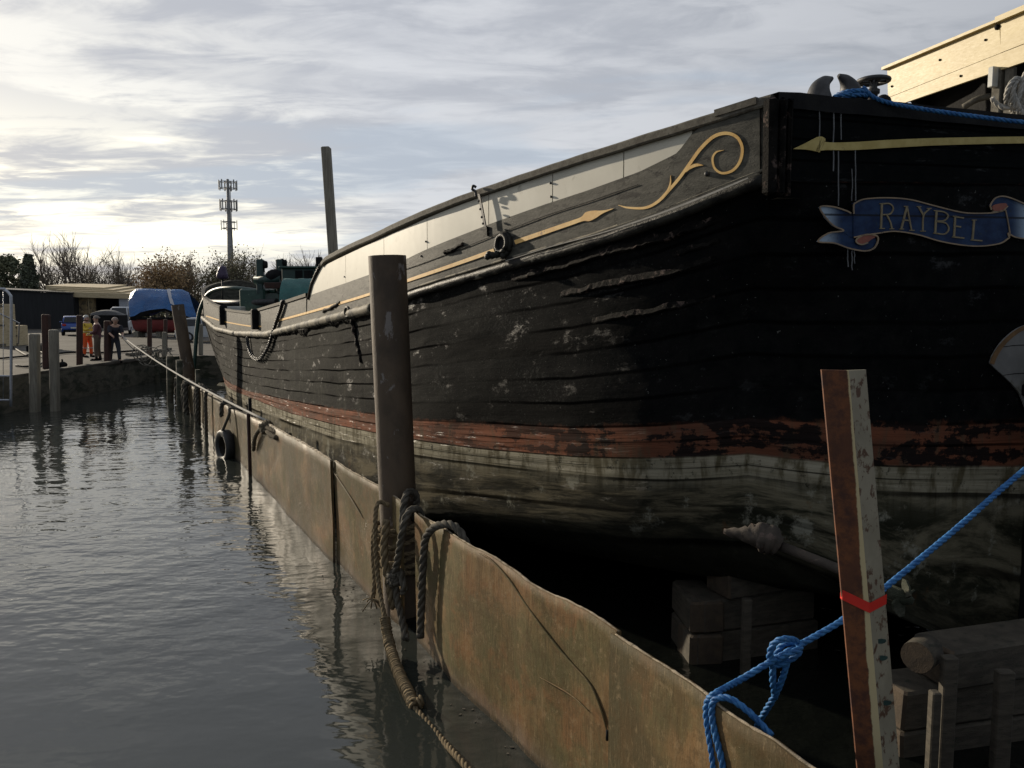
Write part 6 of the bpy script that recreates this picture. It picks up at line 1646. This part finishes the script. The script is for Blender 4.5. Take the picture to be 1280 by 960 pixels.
    def cloth(nm, keys, ed, root, mat, grow):
        ks = {n: i for i, n in enumerate(keys)}
        js = [(J[n][0] if n in J else n, ((J[n][1] if not isinstance(J[n][1], tuple) else J[n][1][0])+grow)) for n in keys]
        m_ = skin_mesh(js, [(ks[a], ks[b]) for a, b in ed], ks[root], 2); m_.name = nm; m_.materials.append(mat); o = D.objects.new(nm, m_); COL.objects.link(o); o.parent = t; return o
    cloth('trousers', ['hip', 'hl', 'kl', 'al', 'hr', 'kr', 'ar', 'waist'], [('waist', 'hip'), ('hip', 'hl'), ('hl', 'kl'), ('kl', 'al'), ('hip', 'hr'), ('hr', 'kr'), ('kr', 'ar')], 'hip', cols['legs'], .018)
    akeys = ['hip', 'waist', 'chest', 'neckb', 'sl', 'el', 'sr', 'er']+(['wl', 'wr'] if cols.get('long', True) else []); aed = [('hip', 'waist'), ('waist', 'chest'), ('chest', 'neckb'), ('neckb', 'sl'), ('sl', 'el'), ('neckb', 'sr'), ('sr', 'er')]+([('el', 'wl'), ('er', 'wr')] if cols.get('long', True) else [])
    cloth('jacket', akeys, aed, 'waist', cols['top'], .026)
    for nm in 'lr':
        mb = MB(); a_ = J['a'+nm][0]+Vector(loc); tt = J['t'+nm][0]+Vector(loc); mb.tube([a_+Vector((-.06, 0, -.055)), a_+Vector((0, 0, -.045)), tt+Vector((.02, 0, .0)), tt+Vector((.08, 0, -.012))], [.04, .052, .045, .025], 10); mb.tube([a_+Vector((0, 0, .08)), a_+Vector((0, 0, -.05))], .058, 10); obj('boot', mb, M_dark, t)
    mb = MB(); c = Vector(loc)+hd+Vector((-.02, 0, .10)); rows = []
    for i in range(6):
        th = i/5*math.pi*.55; rows.append([c+Vector((math.cos(2*math.pi*k/14)*math.sin(th)*.118-(.02 if i > 3 else 0), math.sin(2*math.pi*k/14)*math.sin(th)*.112, math.cos(th)*.105)) for k in range(14)])
    mb.quadgrid(rows, 0, True, closed=True); obj(cols.get('headwear', 'hair'), mb, cols['hair'], t)
    if 'band' in cols:
        for (a_, r_) in ((J['waist'][0], .17), (J['kl'][0]+Vector((0, 0, -.1)), .085), (J['kr'][0]+Vector((0, 0, -.1)), .085)):
            mb = MB(); mb.tube(ring_pts(a_+Vector(loc), r_, 14), .016, 5); obj('reflective_band', mb, M_whitep, t)
    return t
def cm(n, c): return pm(n, c, tuple(x*1.25 for x in c), 3, .85, bump=.3, bdist=.02)
p = atz(110, 446, 1.02)
person('person in yellow hi-vis jacket and orange hi-vis trousers on the quay', (p.x, p.y, 1.0), R(-15), dict(legs=cm('orange_cloth', (.62, .085, .015)), top=cm('yellow_cloth', (.58, .42, .06)), hair=M_whitep, headwear='helmet', band=True), dict(arml=((.05, .05, -.28), (.24, -.03, .04)), armr=((.08, -.06, -.26), (.24, .05, .06)), step=.06))
p = atz(123, 450, 1.02)
person('person in maroon jacket and brown trousers standing between the posts', (p.x, p.y, 1.0), R(200), dict(legs=cm('brown_cloth', (.10, .075, .055)), top=cm('maroon_cloth', (.085, .035, .042)), hair=cm('grey_hair', (.20, .17, .15))), dict(arml=((.04, .06, -.28), (.20, -.02, -.08)), armr=((.03, -.07, -.28), (.05, 0, -.25)), step=.05))
p = atz(144, 452.5, 1.02)
person('person in dark top and jeans leaning forward to haul a rope', (p.x, p.y, 1.0), R(-50), dict(legs=cm('jeans_cloth', (.030, .036, .048)), top=cm('dark_cloth', (.022, .022, .030)), hair=cm('pale_grey_hair', (.30, .24, .21)), long=False), dict(arml=((.14, .04, -.26), (.22, -.06, -.12)), armr=((.14, -.04, -.26), (.22, .06, -.10)), lean=.42, step=.14))
